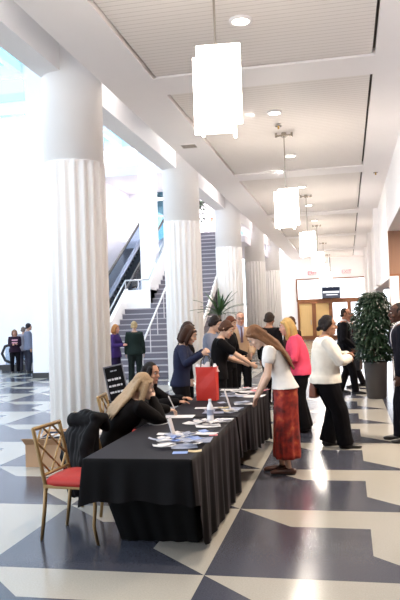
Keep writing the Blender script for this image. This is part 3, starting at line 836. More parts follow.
# woman in the red batik skirt, bending over the table towards -x
pos = (-.70, 7.62, 0); fc = 182
hd = loc(pos, fc, (-.97, 7.48, .85)); hd2 = loc(pos, fc, (-1.02, 7.78, .84))
p = Person('woman in white top and red batik skirt bending over the table, long brown hair', pos, fc, 1.70, True, lean=27, head=(5, 44, 0), hands=(hd, hd2), hints=((-.6, -.6, .2), (.6, -.6, .2)),
           feet=((-.08, -.02, 0), (.09, .06, 0)), skin=FAIR, vox=.0075, palm=((0, 0, -1), (0, 0, -1)), zl=.93, fingers=.35)
p.top((244, 240, 236), 'blouse', hem=.945, sleeve=.3, g=.018, neck=1.44, flare=.05)
p.skirt(M['batik'], .19, .985, .195)
p.shoes((84, 52, 42), 1)
k = p.k; hc = p.hc*k; hb = lambda x, y, z: p.T((x, y, z))*k
st_ = []
for x in (-.10, -.078, -.056, -.034, -.012, .012, .034, .056, .078, .10):
    a = (p.hc+p.hr @ Vector((x*.7, -.07, .06)))*k; b_ = hb(x*1.15, -.105, 1.44); c_ = hb(x*1.2, -.128, 1.28); d_ = hb(x*1.1+.01, -.135-.02*random.random(), 1.09+abs(x)*.6+.06*random.random())
    st_.append(([a, a.lerp(b_, .5), b_, c_, d_], [.024, .024, .022, .019, .008]))
for sg in (-1, 1):
    a = (p.hc+p.hr @ Vector((sg*.075, -.01, .03)))*k; b_ = hb(sg*.125, -.04, 1.46); c_ = hb(sg*.14, -.12, 1.33)
    st_.append(([a, a.lerp(b_, .5), b_, c_], [.03, .03, .03, .012]))
p.hair((140, 96, 64), 'std', strands=st_)
p.face()

# woman in the white jacket
pos = (-.31, 9.1, 0); fc = 10
p = Person('plump woman in cream jacket and black trousers, hair pinned up, brown bag at side', pos, fc, 1.71, True, lean=3, head=(-4, 4, 0), fat=1.3, hands=((-.06, .30, 1.16), (.02, .31, 1.12)), hints=((-1, -.4, -.6), (1, -.4, -.6)),
           feet=((-.11, .02, 4), (.12, .20, -6)), skin=(196, 146, 118), vox=.0085)
p.top((244, 238, 226), 'jacket', hem=.87, g=.026, flare=.02, wrinkle=.008, boxy=1)
p.trousers(BLK, g=.030, wide=.010); p.shoes((20, 18, 20)); p.hair((34, 26, 26), 'updo', fringe=False); p.face()
b = MB(); b.torso = None
hb_ = empty('handbag', (-.46, 9.22, .62), R(80), 'brown leather handbag hanging behind the woman in the cream jacket', 'bag')
B = MB(); B.rings([[(x*w_, y*d_, z) for x, y in ((-1, -.7), (-.7, -1), (.7, -1), (1, -.7), (1, .7), (.7, 1), (-.7, 1), (-1, .7))] for z, w_, d_ in ((0, .10, .045), (.02, .125, .055), (.12, .12, .05), (.20, .10, .03), (.215, .09, .02))])
B.build('pouch', mat('brown_leather', srgb(130, 76, 56), .45), hb_, smooth=False, bevel=.006)
MB().tube([(-.09, 0, .2), (-.06, .0, .30), (-.02, .0, .36), (.02, .0, .36), (.06, .0, .30), (.09, 0, .2)], .009, 8).build('strap', mat('brown_leather_strap', srgb(110, 64, 48), .45), hb_, smooth=True)

# woman in the pink jacket
pos = (-.69, 10.3, 0); fc = 188
p = Person('woman in bright pink jacket and black trousers with shoulder length blonde hair', pos, fc, 1.69, True, lean=20, head=(8, 10, 0), hands=((-.16, .34, 1.02), (.15, .34, 1.0)), feet=((-.10, 0, 5), (.10, -.05, -5)), skin=(236, 176, 154), fat=1.06)
p.top((236, 84, 112), 'jacket', hem=.86, g=.022, flare=.03, wrinkle=.008, boxy=1); p.trousers(BLK, wide=.03); p.shoes((22, 20, 22)); p.hair((228, 186, 116), 'long'); p.face()

# navy sweater woman with the red bag
pos = (-2.12, 8.75, 0); fc = 12
p = Person('woman in navy sweater with brown bob holding a red paper bag over the table', pos, fc, 1.64, True, lean=8, head=(-8, 24, 0), hands=(loc(pos, fc, (-1.78, 8.60, 1.28)), loc(pos, fc, (-1.76, 8.38, 1.26))), hints=((-.3, -.3, -1), (.5, -.5, -1)),
           feet=((-.10, 0, 5), (.10, .03, -5)), skin=PALE, vox=.008, fat=1.04, fingers=1.1)
p.top((46, 50, 74), 'sweater', hem=.90, g=.018, wrinkle=.006); p.trousers(BLK); p.shoes(BLK); p.hair((70, 44, 33), 'bob'); p.face()
bg_ = empty('gift_bag', (-1.65, 8.12, .735), R(-6), 'tall red paper bag with white tissue, standing on the black tablecloth', 'bag')
B = MB(); rs = []
for z, q in ((0, 0), (.14, .006), (.28, -.004), (.39, .004)): rs.append([(-.12-q, -.06, z), (0, -.06-q, z), (.12+q, -.06, z), (.12+q*.5, .0, z), (.12, .06, z), (0, .06+q, z), (-.12, .06, z), (-.12-q*.5, .0, z)])
B.rings(rs, cap=False); B.add([rs[0][i] for i in range(8)], [tuple(range(8))])
o = B.build('paper_body', M['redbag'], bg_); sd = o.modifiers.new('t', 'SOLIDIFY'); sd.thickness = .003
for y in (-.055, .055):
    MB().tube([(-.06, y, .37), (-.055, y*.7, .46), (-.02, y*.3, .52), (.02, y*.3, .52), (.055, y*.7, .46), (.06, y, .37)], .006, 8).build('handle', M['black'], bg_, smooth=True)
B = MB()
for i in range(7):
    a = Vector((random.uniform(-.09, .11), random.uniform(-.03, .03), .33)); q = Vector((random.uniform(-.05, .08), random.uniform(-.03, .03), random.uniform(.08, .13)))
    s_ = Vector((.05, random.uniform(-.02, .02), .0)); B.add([a-s_, a+s_, a+q+s_*.3, a+q-s_*.2, a-s_+Vector((0, .004, 0)), a+s_+Vector((0, .004, 0)), a+q+s_*.3+Vector((0, .004, 0)), a+q-s_*.2+Vector((0, .004, 0))], [(0, 1, 2, 3), (7, 6, 5, 4), (0, 4, 5, 1), (1, 5, 6, 2), (2, 6, 7, 3), (3, 7, 4, 0)])
B.build('tissue', M['tissue'], bg_)

# black clad woman reaching over the end of the table
pos = (-1.86, 9.98, 0); fc = 8
p = Person('short haired woman all in black reaching a pale arm across the table end', pos, fc, 1.68, True, lean=10, head=(-12, 26, 0), hands=((-.14, .36, 1.02), (.10, .50, 1.0)), hints=((-.6, -.5, -.6), (.6, -.5, -.7)), skin=PALE, fat=1.05)
p.top((26, 24, 27), 'cardigan', hem=.84, sleeve=.45, g=.022, flare=.03); p.trousers(BLK); p.shoes(BLK); p.hair((88, 54, 36), 'std'); p.face()
# grey shirt person with glasses
pos = (-2.16, 10.95, 0); fc = 0
p = Person('dark haired person with glasses in a grey shirt, behind the black clad woman', pos, fc, 1.74, False, lean=6, head=(-10, 16, 0), hands=((-.15, .33, 1.04), (.16, .34, 1.05)), skin=PALE, vox=.01)
p.top((146, 152, 172), 'shirt', hem=.86, g=.02); p.trousers((40, 40, 48)); p.shoes(BLK); p.hair((44, 32, 30), 'std'); p.face(glasses=True)
# hidden behind navy woman
pos = (-2.42, 10.25, 0); fc = 20
p = Person('dark haired woman in black half hidden behind the woman in the navy sweater', pos, fc, 1.66, True, lean=4, head=(-15, 10, 0), skin=PALE, vox=.01)
p.top(BLK, 'sweater', hem=.84); p.trousers(BLK); p.shoes(BLK); p.hair((58, 36, 30), 'bob'); p.face()
# reddish hair, black top
pos = (-2.02, 11.75, 0); fc = -20
p = Person('auburn haired person in black at the table end before the tan jacket man', pos, fc, 1.72, True, lean=4, head=(0, 12, 0), hands=((-.14, .30, 1.04), (.14, .32, 1.02)), skin=PALE, vox=.01)
p.top((28, 26, 30), 'sweater', hem=.84); p.trousers(BLK); p.shoes(BLK); p.hair((116, 62, 40), 'std'); p.face()
# tan jacket man
pos = (-1.98, 13.0, 0); fc = -72
p = Person('grey haired man with glasses in a tan jacket facing the camera behind the table', pos, fc, 1.79, False, lean=2, head=(0, 6, 0), hands=((-.16, .26, 1.0), (.16, .26, 1.0)), skin=(226, 172, 148), vox=.01)
p.top((190, 158, 128), 'jacket', hem=.86, g=.024); p.shirt_v((178, 178, 204), (120, 96, 110)); p.trousers((28, 26, 30)); p.shoes(BLK); p.hair((120, 100, 88), 'crop'); p.face(glasses=True)
# black clothed person far behind
pos = (-1.46, 13.2, 0); fc = 60
p = Person('dark haired person in black seen from behind between the tan jacket and pink jacket', pos, fc, 1.76, False, head=(10, 4, 0), skin=(190, 140, 112), vox=.011)
p.top((30, 26, 30), 'jacket', hem=.84); p.trousers(BLK); p.shoes(BLK); p.hair((58, 44, 36), 'std')
pos = (-1.10, 14.2, 0); fc = 140
p = Person('brown haired person in dark clothes just visible behind the pink jacket woman', pos, fc, 1.66, True, head=(0, 4, 0), skin=(200, 150, 120), vox=.011)
p.top((70, 52, 48), 'sweater', hem=.84); p.trousers(BLK); p.shoes(BLK); p.hair((96, 62, 44), 'std')
# man in the black suit and his companion
pos = (-.10, 15.0, 0); fc = 2
p = Person('man in black suit and white shirt standing beyond the woman in the cream jacket', pos, fc, 1.83, False, lean=2, head=(0, 4, 0), hands=((-.24, .16, .95), (.20, .2, .98)), feet=((-.10, -.1, 5), (.12, .2, -8)), skin=(206, 144, 114), vox=.01)
p.top((30, 28, 33), 'suit_jacket', hem=.82, g=.026); p.shirt_v(tie=(120, 60, 60)); p.trousers((28, 26, 30)); p.shoes((18, 16, 18)); p.hair((52, 38, 32), 'crop'); p.face()
pos = (.10, 16.3, 0); fc = 186
p = Person('ruddy man in dark suit carrying a black bag, beside the leafy tree', pos, fc, 1.74, False, lean=2, head=(-20, 4, 0), hands=((-.26, .05, .84), (.27, .08, .80)), feet=((-.10, 0, 5), (.12, -.2, -8)), skin=(206, 132, 112), vox=.01)
p.top((40, 34, 38), 'suit_jacket', hem=.82, g=.026); p.shirt_v(); p.trousers((34, 30, 34)); p.shoes((18, 16, 18)); p.hair((110, 72, 56), 'crop'); p.face()
bb = empty('briefcase', (.20, 15.95, .42), R(80), 'black bag hanging at the side of the ruddy man near the tree', 'bag')
box(-.19, .19, -.055, .055, 0, .27).build('case', mat('black_leather', srgb(26, 24, 26), .4), bb, bevel=.012)
MB().tube([(-.07, 0, .26), (-.06, 0, .33), (.06, 0, .33), (.07, 0, .26)], .011, 8).build('handle', M['black'], bb, smooth=True)
# dark suited man at the right
pos = (.73, 9.5, 0); fc = 176
p = Person('dark skinned man in dark suit at the right edge, facing the cream jacket woman', pos, fc, 1.83, False, lean=6, head=(10, 4, 0), hands=((-.26, .10, .86), (.26, .06, .84)), feet=((-.11, .02, 6), (.11, .12, -6)), skin=(84, 54, 42), vox=.0085, fat=1.08)
p.top((34, 35, 46), 'suit_jacket', hem=.80, g=.028); p.shirt_v(tie=(60, 60, 90)); p.trousers((30, 30, 40), wide=.01); p.shoes((20, 18, 20)); p.hair((30, 24, 24), 'crop'); p.face((110, 66, 60), (24, 20, 20))

# seated women
pos = (-2.18, 6.24, 0); fc = 44
p = Person('blonde woman in black leaning on the table, seated with a pen in hand', pos, fc, 1.68, True, lean=32, head=(-10, 14, 4), hip=.50, side_lean=12, hands=(loc(pos, fc, (-1.78, 6.80, .80)), loc(pos, fc, (-1.84, 6.42, .96))), hints=((-.9, -.3, -.6), (.5, .3, -1)),
           feet=((-.12, .44, 0), (.12, .46, 0)), skin=FAIR, vox=.0075, palm=((0, 0, -1), (0, 0, -1)), fingers=.8)
p.top((30, 27, 28), 'sweater', hem=.86, g=.026, wrinkle=.007); p.trousers(BLK); p.shoes(BLK)
k = p.k; st_ = []
hb = lambda x, y, z: p.T((x, y, z))*k
for x in (-.085, -.066, -.047, -.028, -.009, .009, .028, .047, .066, .085):
    a = (p.hc+p.hr @ Vector((x*.85, -.07, .05)))*k; b_ = hb(x*1.0, -.105, 1.46); c_ = hb(x*1.1, -.138, 1.33); d_ = hb(x*1.15+.02*(random.random()-.5), -.13-.02*random.random(), 1.19+.07*random.random())
    st_.append(([a, a.lerp(b_, .5), b_, c_, d_], [.022, .022, .020, .016, .006]))
for sg in (-1, 1):
    a = (p.hc+p.hr @ Vector((sg*.078, .0, .03)))*k; b_ = hb(sg*.12, .01, 1.47); c_ = hb(sg*.13, .05, 1.36)
    st_.append(([a, a.lerp(b_, .5), b_, c_], [.03, .032, .03, .012]))
p.hair((190, 160, 126), 'std', strands=st_); p.face()
pn = empty('pen', (-1.74, 6.86, .80), 0, 'thin pen held by the blonde woman writing at the table', 'pen')
MB().tube([(0, 0, 0), (-.05, -.03, .13)], .006, 8).build('barrel', M['paper'], pn, smooth=True); MB().tube([(.012, .008, -.032), (0, 0, 0)], [.002, .006], 8).build('tip', M['black'], pn, smooth=True)

pos = (-2.34, 7.62, 0); fc = 2
p = Person('black haired woman in black seated behind the blonde woman, facing the table', pos, fc, 1.64, True, lean=16, head=(-22, 8, 0), hip=.47, hands=(loc(pos, fc, (-1.86, 7.75, .80)), loc(pos, fc, (-1.84, 7.42, .80))), hints=((-.9, -.3, -.6), (.9, -.4, -.5)),
           feet=((-.12, .40, 0), (.12, .42, 0)), skin=(206, 152, 124), vox=.0085, palm=((0, 0, -1), (0, 0, -1)))
p.top((28, 26, 29), 'sweater', hem=.86, g=.022); p.trousers(BLK); p.shoes(BLK); p.hair((32, 24, 24), 'long', fringe=False); p.face()

# far people
pos = (-11.25, 22.3, 0)
p = Person('person in dark top with pink and white pattern standing at far left', pos, -62, 1.50, True, head=(0, 10, 0), fat=1.15, hands=((-.08, .26, 1.0), (.08, .27, .98)), skin=(214, 160, 140), vox=.013)
p.top((66, 48, 66), 'sweater', hem=.84, g=.03); p.trousers((28, 26, 32)); p.shoes(BLK); p.hair((150, 112, 88), 'bob'); p.face()
B = MB()
for i in range(2): B.tube([p.front(1.22+.1*i, x, .035) for x in (-.10, -.05, 0, .05, .10)], [(.02, .03)]*5, 8)
p.scale(B); B.build('pattern_patch', fab((226, 170, 188)), p.root, smooth=True)
pos = (-11.22, 22.9, 0)
p = Person('grey haired person in pale grey coat behind the patterned top person', pos, 100, 1.58, True, skin=(200, 160, 140), vox=.014)
p.top((150, 144, 156), 'coat', hem=.80, g=.03); p.trousers((80, 80, 96)); p.shoes(BLK); p.hair((136, 122, 116), 'std')
pos = (-10.80, 22.4, 0)
p = Person('person in blue grey coat half hidden by the white pier at far left', pos, 30, 1.70, False, skin=(190, 150, 130), vox=.014)
p.top((124, 130, 152), 'coat', hem=.80, g=.03); p.trousers((60, 62, 76)); p.shoes(BLK); p.hair((46, 42, 48), 'std')
pos = (-6.95, 20.3, .0)
pos = (-5.99, 17.5, 0)
p = Person('woman in purple coat with auburn hair at the foot of the stairs', pos, -8, 1.60, True, head=(0, 6, 0), hands=((-.15, .3, 1.05), (.15, .3, 1.05)), skin=(224, 160, 140), vox=.012)
p.top((70, 48, 108), 'coat', hem=.80, g=.026, flare=.05); p.trousers((52, 40, 72)); p.shoes(BLK); p.hair((196, 132, 78), 'bob'); p.face()
pos = (-5.45, 17.5, 0)
p = Person('blonde woman in dark green suit seen from behind at the stairs', pos, 105, 1.66, True, head=(-5, 0, 0), skin=(216, 170, 148), vox=.012, fat=1.1)
p.top((44, 56, 52), 'jacket', hem=.84, g=.026); p.trousers((40, 48, 46), wide=.02); p.shoes(BLK); p.hair((206, 178, 132), 'std')
for i, (x, y, c_, hcx, lb) in enumerate(((-7.28, 35.6, (150, 60, 66), (60, 40, 36), 'tiny figure in dark red at the top of the stairs, left one'), (-6.62, 35.2, (226, 222, 226), (90, 70, 60), 'tiny figure in white at the top of the stairs, between two others'), (-6.32, 35.8, (70, 44, 60), (40, 34, 34), 'tiny figure in dark plum at the top of the stairs, right one'))):
    p = Person(lb, (x, y, 5.16), -80, 1.66-.04*i, i != 2, skin=(200, 150, 130), vox=.016)
    p.top(c_, 'jacket', hem=.84, g=.028); p.trousers((40, 36, 46)); p.shoes(BLK); p.hair(hcx, 'std')

# ------------------------------------------------------------------ tables, cloths
def table(loc_, L, label):
    r = empty('folding_table', loc_, 0, label, 'table', None)
    box(-.38, .38, -L/2, L/2, .69, .715).build('tabletop', mat('table_laminate', srgb(190, 180, 165), .5), r, bevel=.006)
    for sx in (-1, 1):
        for sy in (-1, 1): MB().tube([(sx*.28, sy*(L/2-.55), .69), (sx*.28, sy*(L/2-.55), 0)], .016, 8, round_=False).build('leg', M['steel'], r, smooth=True)
    return r
table((-1.50, 5.74, 0), 1.93, 'folding table under the black cloths, near one beside the gold chair')
table((-1.50, 8.12, 0), 2.72, 'folding table under the black cloth, far one beside the red skirt woman')
def cloth(name, x0, x1, y0, y1, zt, hem, label, fold=.012, flare=.03, sides=('n', 'e', 's', 'w'), top=True, m=None, seed=0):
    """a cloth lying on a table top; hem(side, q) gives the height of the lower edge"""
    mb = MB(); per = []; n = 60; rc = .03
    def add(a, b, side, k):
        for i in range(k): per.append((a[0]+(b[0]-a[0])*i/k, a[1]+(b[1]-a[1])*i/k, side, i/k))
    add((x0, y0), (x1, y0), 's', n); add((x1, y0), (x1, y1), 'e', int(n*(y1-y0)/(x1-x0))); add((x1, y1), (x0, y1), 'n', n); add((x0, y1), (x0, y0), 'w', int(n*(y1-y0)/(x1-x0)))
    cx, cy = (x0+x1)/2, (y0+y1)/2; rs = []
    L = 0; arc = []
    for i, q in enumerate(per):
        arc.append(L); nx = per[(i+1) % len(per)]; L += math.hypot(nx[0]-q[0], nx[1]-q[1])
    lev = 12
    for l in range(-1, lev+1):
        rr = []
        for (x, y, sd, q), a in zip(per, arc):
            ed = {'s': (0, -1), 'e': (1, 0), 'n': (0, 1), 'w': (-1, 0)}[sd]
            c = min(q, 1-q)*((x1-x0) if sd in 'sn' else (y1-y0)); cw = max(0, 1-c/.16)   # nearness to a corner
            other = Vector((x-cx, y-cy)); dg = Vector((math.copysign(1, other.x), math.copysign(1, other.y)))*.707
            o = Vector(ed).lerp(dg, cw*.8)
            if l == -1: rr.append((x-ed[0]*.012-(cw > .9)*dg.x*.006, y-ed[1]*.012-(cw > .9)*dg.y*.006, zt)); continue
            t = l/lev; h = hem(sd, q); z = zt-.006-(zt-.006-h)*t
            w_ = fold*t**.7*(math.sin(a*21+seed)+.6*math.sin(a*37+2*seed+1.2*math.sin(a*5)))+flare*t*(.4+.9*cw)
            z2 = z+(.012*math.sin(a*17+seed))*t
            rr.append((x+o.x*w_+ed[0]*.004, y+o.y*w_+ed[1]*.004, max(z2, .004)))
        rs.append(rr)
    mb.rings(rs, cap=False)
    if top: mb.add(rs[0], [tuple(range(len(rs[0])))])
    o = mb.build(name, m or M['cloth'], None, smooth=True); tag(o, label, 'tablecloth')
    for pgn in o.data.polygons:
        if len(pgn.vertices) > 10: pgn.use_smooth = False
    return o
def hem1(sd, q):
    if sd == 's': return .43-.05*max(0, (.15-min(q, 1-q))/.15)
    if sd == 'e': return .40 if q < .05 else .40-.38*min(1, (q-.05)/.12)
    if sd == 'w': return .42
    return .5
cloth('tablecloth', -1.90, -1.10, 4.76, 6.74, .73, hem1, 'black cloth draped over the near table, stacked with leaflets', seed=1.0)
def hem2(sd, q):
    if sd == 'e': return .33-.30*q+.02*math.sin(q*9)
    if sd == 's': return .34
    return .10
cloth('tablecloth', -1.895, -1.095, 6.80, 9.50, .728, hem2, 'black cloth draped over the far table beside the woman in red skirt', seed=2.3)
# lower skirt under the near cloth, drawn in towards the floor
mb = MB(); rs = []
def skirtpoly(z):
    t = (.68-z)/.68
    a = (-1.86+.07*t, 4.86+.38*t); b = (-1.14-.03*t, 4.84+.40*t)
    pts = []
    for i in range(24): pts.append((a[0]+(b[0]-a[0])*i/24, a[1]+(b[1]-a[1])*i/24))
    for i in range(30): pts.append((b[0]+(-1.125-b[0])*i/30, b[1]+(6.66-b[1])*i/30))
    for i in range(20): pts.append((-1.125+(-1.80+1.125)*i/20, 6.66))
    for i in range(30): pts.append((-1.80+(a[0]+1.80)*i/30, 6.66+(a[1]-6.66)*i/30))
    return [(x+.008*t*math.sin(j*1.7), y+.010*t*math.sin(j*1.3+.5), z) for j, (x, y) in enumerate(pts)]
for z in (.685, .55, .42, .3, .18, .08, .003): rs.append(skirtpoly(z))
mb.rings(rs, cap=False); o = mb.build('table_skirt', mat('table_skirt', srgb(9, 9, 10), .8, 0, .15, 6, spec=.15), None, smooth=True)
tag(o, 'black skirt cloth round the near table legs, below the draped cloth', 'table skirt')

# ------------------------------------------------------------------ things lying on the table
ZT = .7315
def sheet(x, y, a, wd, dp, m, label, cat='paper', h=.0015, name='paper', lift=0, group=None, curl=.0):
    n = 6; vs = []; fs = []
    top, bot = [], []
    mb = MB(); rs = []
    for i in range(n+1):
        u = -wd/2+wd*i/n; z = curl*abs(2*i/n-1)**2
        rs.append([(u, -dp/2, z), (u, dp/2, z), (u, dp/2, z+h), (u, -dp/2, z+h)])
    mb.rings(rs)
    o = mb.build(name, m, None, loc=(x, y, ZT+lift)); o.rotation_euler = (0, 0, R(a)); tag(o, label, cat, group); return o
PP, PB, PX, PT, PK = M['paper'], M['paperb'], M['papermix'], M['papert'], M['paperp']
for a in [
    (-1.42, 5.24, 20, .18, .10, PP, 'white curled leaflet lying nearest the left of the heap at the table end', .012),
    (-1.43, 5.42, -25, .18, .11, PP, 'white leaflet overlapping the curled one near the table end', .010),
    (-1.235, 4.99, 8, .11, .09, PB, 'small blue card at the near table edge', .0),
    (-1.135, 5.04, 12, .10, .08, PT, 'small tan card at the near right corner of the table', .006),
    (-1.27, 5.26, 15, .20, .26, PX, 'blue grey printed sheet behind the small blue card', .004),
    (-1.19, 5.50, 5, .18, .24, PX, 'blue grey printed sheet near the right table edge', .003),
    (-1.36, 5.60, 35, .20, .26, PX, 'blue grey printed sheet left of the leaning thin stand', .004),
    (-1.44, 5.78, 4, .36, .10, PP, 'long white strip of paper across the near table', .004),
    (-1.21, 5.80, -6, .20, .12, PP, 'white paper right of the long white strip', .004),
    (-1.13, 5.74, 10, .07, .07, PK, 'small pink card by the right table edge', .0),
    (-1.68, 6.80, 3, .30, .20, PP, 'plain white sheet in front of the seated blonde woman', .0),
    (-1.77, 6.32, 30, .18, .12, PP, 'white paper under the forearm of the blonde woman', .010),
    (-1.44, 6.36, -14, .16, .14, PP, 'white leaflet left of the bottle shaped stand', .006),
    (-1.27, 6.20, 16, .22, .18, PP, 'white sheet below the bottle shaped stand', .006),
    (-1.20, 6.52, -10, .16, .22, PP, 'white sheet right of the bottle shaped stand', .004),
    (-1.38, 7.06, 2, .22, .14, PX, 'grey printed pamphlet in front of the red bag', .002),
    (-1.50, 7.42, 6, .30, .12, PP, 'white paper just in front of the red bag', .002),
    (-1.24, 7.38, -8, .22, .16, PX, 'grey blue pamphlet by the reaching hand', .002),
    (-1.17, 7.72, 12, .20, .15, PP, 'white sheet under the reaching hand of the red skirt woman', .003),
    (-1.42, 8.55, 2, .30, .22, PX, 'grey printed sheet right of the red bag', .002),
    (-1.16, 8.45, -6, .28, .24, PP, 'white papers spread beyond the reaching arm', .006),
    (-1.28, 8.95, 20, .28, .22, PP, 'white sheet far along the table beyond the papers', .008),
    (-1.52, 9.20, 0, .34, .18, PP, 'white sheet at the far end left of the table', .004),
    (-1.12, 9.10, -12, .16, .2, PK, 'pink paper near the far end of the table', .010),
    (-1.30, 9.34, 9, .22, .16, PP, 'white paper at the very far end of the table', .012)]:
    sheet(*a[:7], curl=a[7])
rl = random.Random(11)
def heap(nn, x0, x1, y0, y1, label, group, mats, big=1.0):
    for i in range(nn):
        sheet(rl.uniform(x0, x1), rl.uniform(y0, y1), rl.uniform(-50, 50), rl.uniform(.07, .14)*big, rl.uniform(.05, .10)*big, rl.choice(mats), label, 'leaflet', name='leaflet', lift=.006+.0018*i, group=group, curl=rl.uniform(.0, .018))
heap(22, -1.50, -1.15, 5.12, 5.66, 'small printed leaflet in the heap near the table end', 'leaflets heaped near the table end', [PP, PX, PX, PP, PB])
heap(12, -1.42, -1.13, 6.05, 6.60, 'small leaflet scattered round the clear bottle', 'leaflets round the bottle', [PP, PX, PP])
heap(12, -1.45, -1.13, 6.95, 7.75, 'small leaflet scattered in front of the red bag', 'leaflets in front of the bag', [PP, PX, PX, PT])
heap(10, -1.50, -1.14, 8.35, 9.30, 'small paper scattered over the far table', 'papers scattered on the far table', [PP, PX, PK, PP], 1.3)
def stand(x, y, a, hgt, wd, tilt, label, m):
    r = empty('sign_holder', (x, y, ZT+.003), R(a), label, 'sign holder')
    box(-.045, .045, -wd/2, wd/2, 0, .004).build('foot', M['acrylic'], r)
    mb = MB(); t = R(tilt); mb.obox((-.03-math.sin(t)*hgt/2, 0, .006+math.cos(t)*hgt/2), (math.cos(t), 0, math.sin(t)), (0, 1, 0), (-math.sin(t), 0, math.cos(t)), .0035, wd/2, hgt/2)
    mb.build('panel', m, r, bevel=.001)
    mb = MB(); mb.obox((-.03-math.sin(t)*hgt/2+.005, 0, .006+math.cos(t)*hgt/2), (math.cos(t), 0, math.sin(t)), (0, 1, 0), (-math.sin(t), 0, math.cos(t)), .001, wd/2-.01, hgt/2-.01)
    mb.build('insert', M['paper'], r)
stand(-1.40, 5.60, 4, .16, .13, 14, 'thin clear sign holder leaning among the leaflets near the table end', M['acrylic'])
stand(-1.19, 7.18, 8, .22, .16, 16, 'tall clear sign holder leaning near the reaching hand', M['acrylic'])
bt = empty('water_bottle', (-1.275, 6.36, ZT+.008), 0, 'clear plastic bottle with white label standing among papers mid table', 'bottle')
MB().rings([[(rr*math.cos(t), rr*math.sin(t), z) for t in (2*math.pi*j/20 for j in range(20))] for rr, z in ((.026, 0), (.031, .008), (.031, .06), (.029, .065), (.031, .07), (.031, .13), (.026, .155), (.014, .18), (.0125, .195))]).build('body', M['acrylic'], bt, smooth=True)
MB().cyl((0, 0), .0145, .195, .215, 16).build('cap', M['paper'], bt); MB().cyl((0, 0), .0318, .07, .12, 20).build('label_band', M['papermix'], bt)

# ------------------------------------------------------------------ gold chairs
def make_chair(loc_, rz, label):
    """faces +y in its own frame"""
    r = empty('bamboo_chair', loc_, rz, label, 'chair')
    wf, wb, d = .225, .205, .22; g = M['gold']
    for sx in (-1, 1):
        MB().tube([(sx*wf, d-.01, .44), (sx*wf, d+.015, .30), (sx*wf, d+.0, .14), (sx*wf, d+.03, .0)], [.016, .015, .014, .014], 10, round_=False).build('leg', g, r, smooth=True)
        MB().tube([(sx*wb, -d+.02, .44), (sx*wb, -d, .22), (sx*wb, -d-.03, 0)], [.017, .016, .014], 10, round_=False).build('leg', g, r, smooth=True)
    b = MB()
    ang = lambda z: -d+.02-(z-.42)*.22
    for sx in (-1, 1): b.tube([(sx*wb, -d+.02, .40), (sx*wb, ang(.6), .6), (sx*wb*1.02, ang(.87), .87)], .0165, 10)
    b.tube([(-wb*1.02, ang(.87), .87), (wb*1.02, ang(.87), .87)], .0165, 10); b.tube([(-wb, ang(.51), .51), (wb, ang(.51), .51)], .014, 10)
    b.build('back_frame', g, r, smooth=True)
    z0, z1 = .51, .87; P_ = lambda u, v: (-.2+.4*u, z1+(z0-z1)*v)
    for a_, b_ in (((.33, 0), (1, .72)), ((0, .28), (.70, 1)), ((.70, 0), (1, .32)), ((0, .72), (.28, 1)), ((.67, 0), (0, .72)), ((1, .28), (.30, 1)), ((.30, 0), (0, .32)), ((1, .72), (.72, 1))):
        (x0, za), (x1, zb) = P_(*a_), P_(*b_)
        MB().tube([(x0, ang(za), za), (x1, ang(zb), zb)], .009, 8).build('lattice_rod', g, r, smooth=True)
    s_ = MB(); s_.obox((0, 0, .425), (1, 0, 0), (0, 1, 0), (0, 0, 1), .22, .22, .014); s_.build('seat_rail', g, r, bevel=.005)
    mb = MB(); rs = []
    for z, q in ((.432, .985), (.455, 1.0), (.475, .98), (.492, .88), (.50, .6), (.503, .2)):
        rs.append([(math.copysign(abs(math.cos(t))**.35, math.cos(t))*.225*q, math.copysign(abs(math.sin(t))**.35, math.sin(t))*.225*q, z) for t in (2*math.pi*j/40 for j in range(40))])
    mb.rings(rs); mb.build('seat', M['redseat'], r, smooth=True)
    return r
c0 = make_chair((-2.16, 5.36, 0), R(-6-90), 'gold bamboo chair with red seat tucked at the near corner of the table')
c0['group'] = 'gold bamboo chairs at the tables'
dup(c0, (-2.14, 6.16, 0), R(44-90), label='gold chair with black coat over it, under the blonde woman')
dup(c0, (-2.44, 7.52, 0), R(8-90), label='gold chair under the black haired seated woman')
dup(c0, (-2.30, 8.22, 0), R(-5-90), label='empty gold chair just left of the navy sweater woman')

# black coat over the second chair
B = MB(); ch = Matrix.Translation((-2.14, 6.16, 0)) @ Matrix.Rotation(R(44-90), 4, 'Z')
W = lambda x, y, z: ch @ Vector((x, y, z-.09+.45*min(0, x)*max(0, z-.3)))
for x in (-.17, -.10, -.03, .04, .11, .18, .25):
    B.tube([W(x, -.27+.02*random.random(), .96), W(x*1.08, -.37, .80), W(x*1.12, -.40, .60), W(x*1.1, -.38, .40), W(x*1.05, -.36, .22+.05*random.random()+.1*(x > 0))], [.045, .055, .06, .055, .035], 12)
    B.tube([W(x, -.30, .97), W(x*.9, -.20, .95), W(x*.85, -.17, .85)], [.05, .045, .03], 12)
B.tube([W(-.19, -.33, .93), W(-.05, -.38, .95), W(.18, -.33, .93)], [.045, .055, .045], 12)
B.tube([W(-.21, -.30, .88), W(-.24, -.30, .70), W(-.22, -.26, .50)], [.05, .05, .04], 12)
B.tube([W(.22, -.30, .88), W(.25, -.32, .70), W(.24, -.32, .42)], [.05, .05, .04], 12)
o = B.fused('coat', fab((27, 25, 28), .7), None, .010, 8, .022, 6)
o.name = 'draped_coat'; tag(o, 'crumpled black coat hung over the back of the blonde woman\'s chair', 'coat')

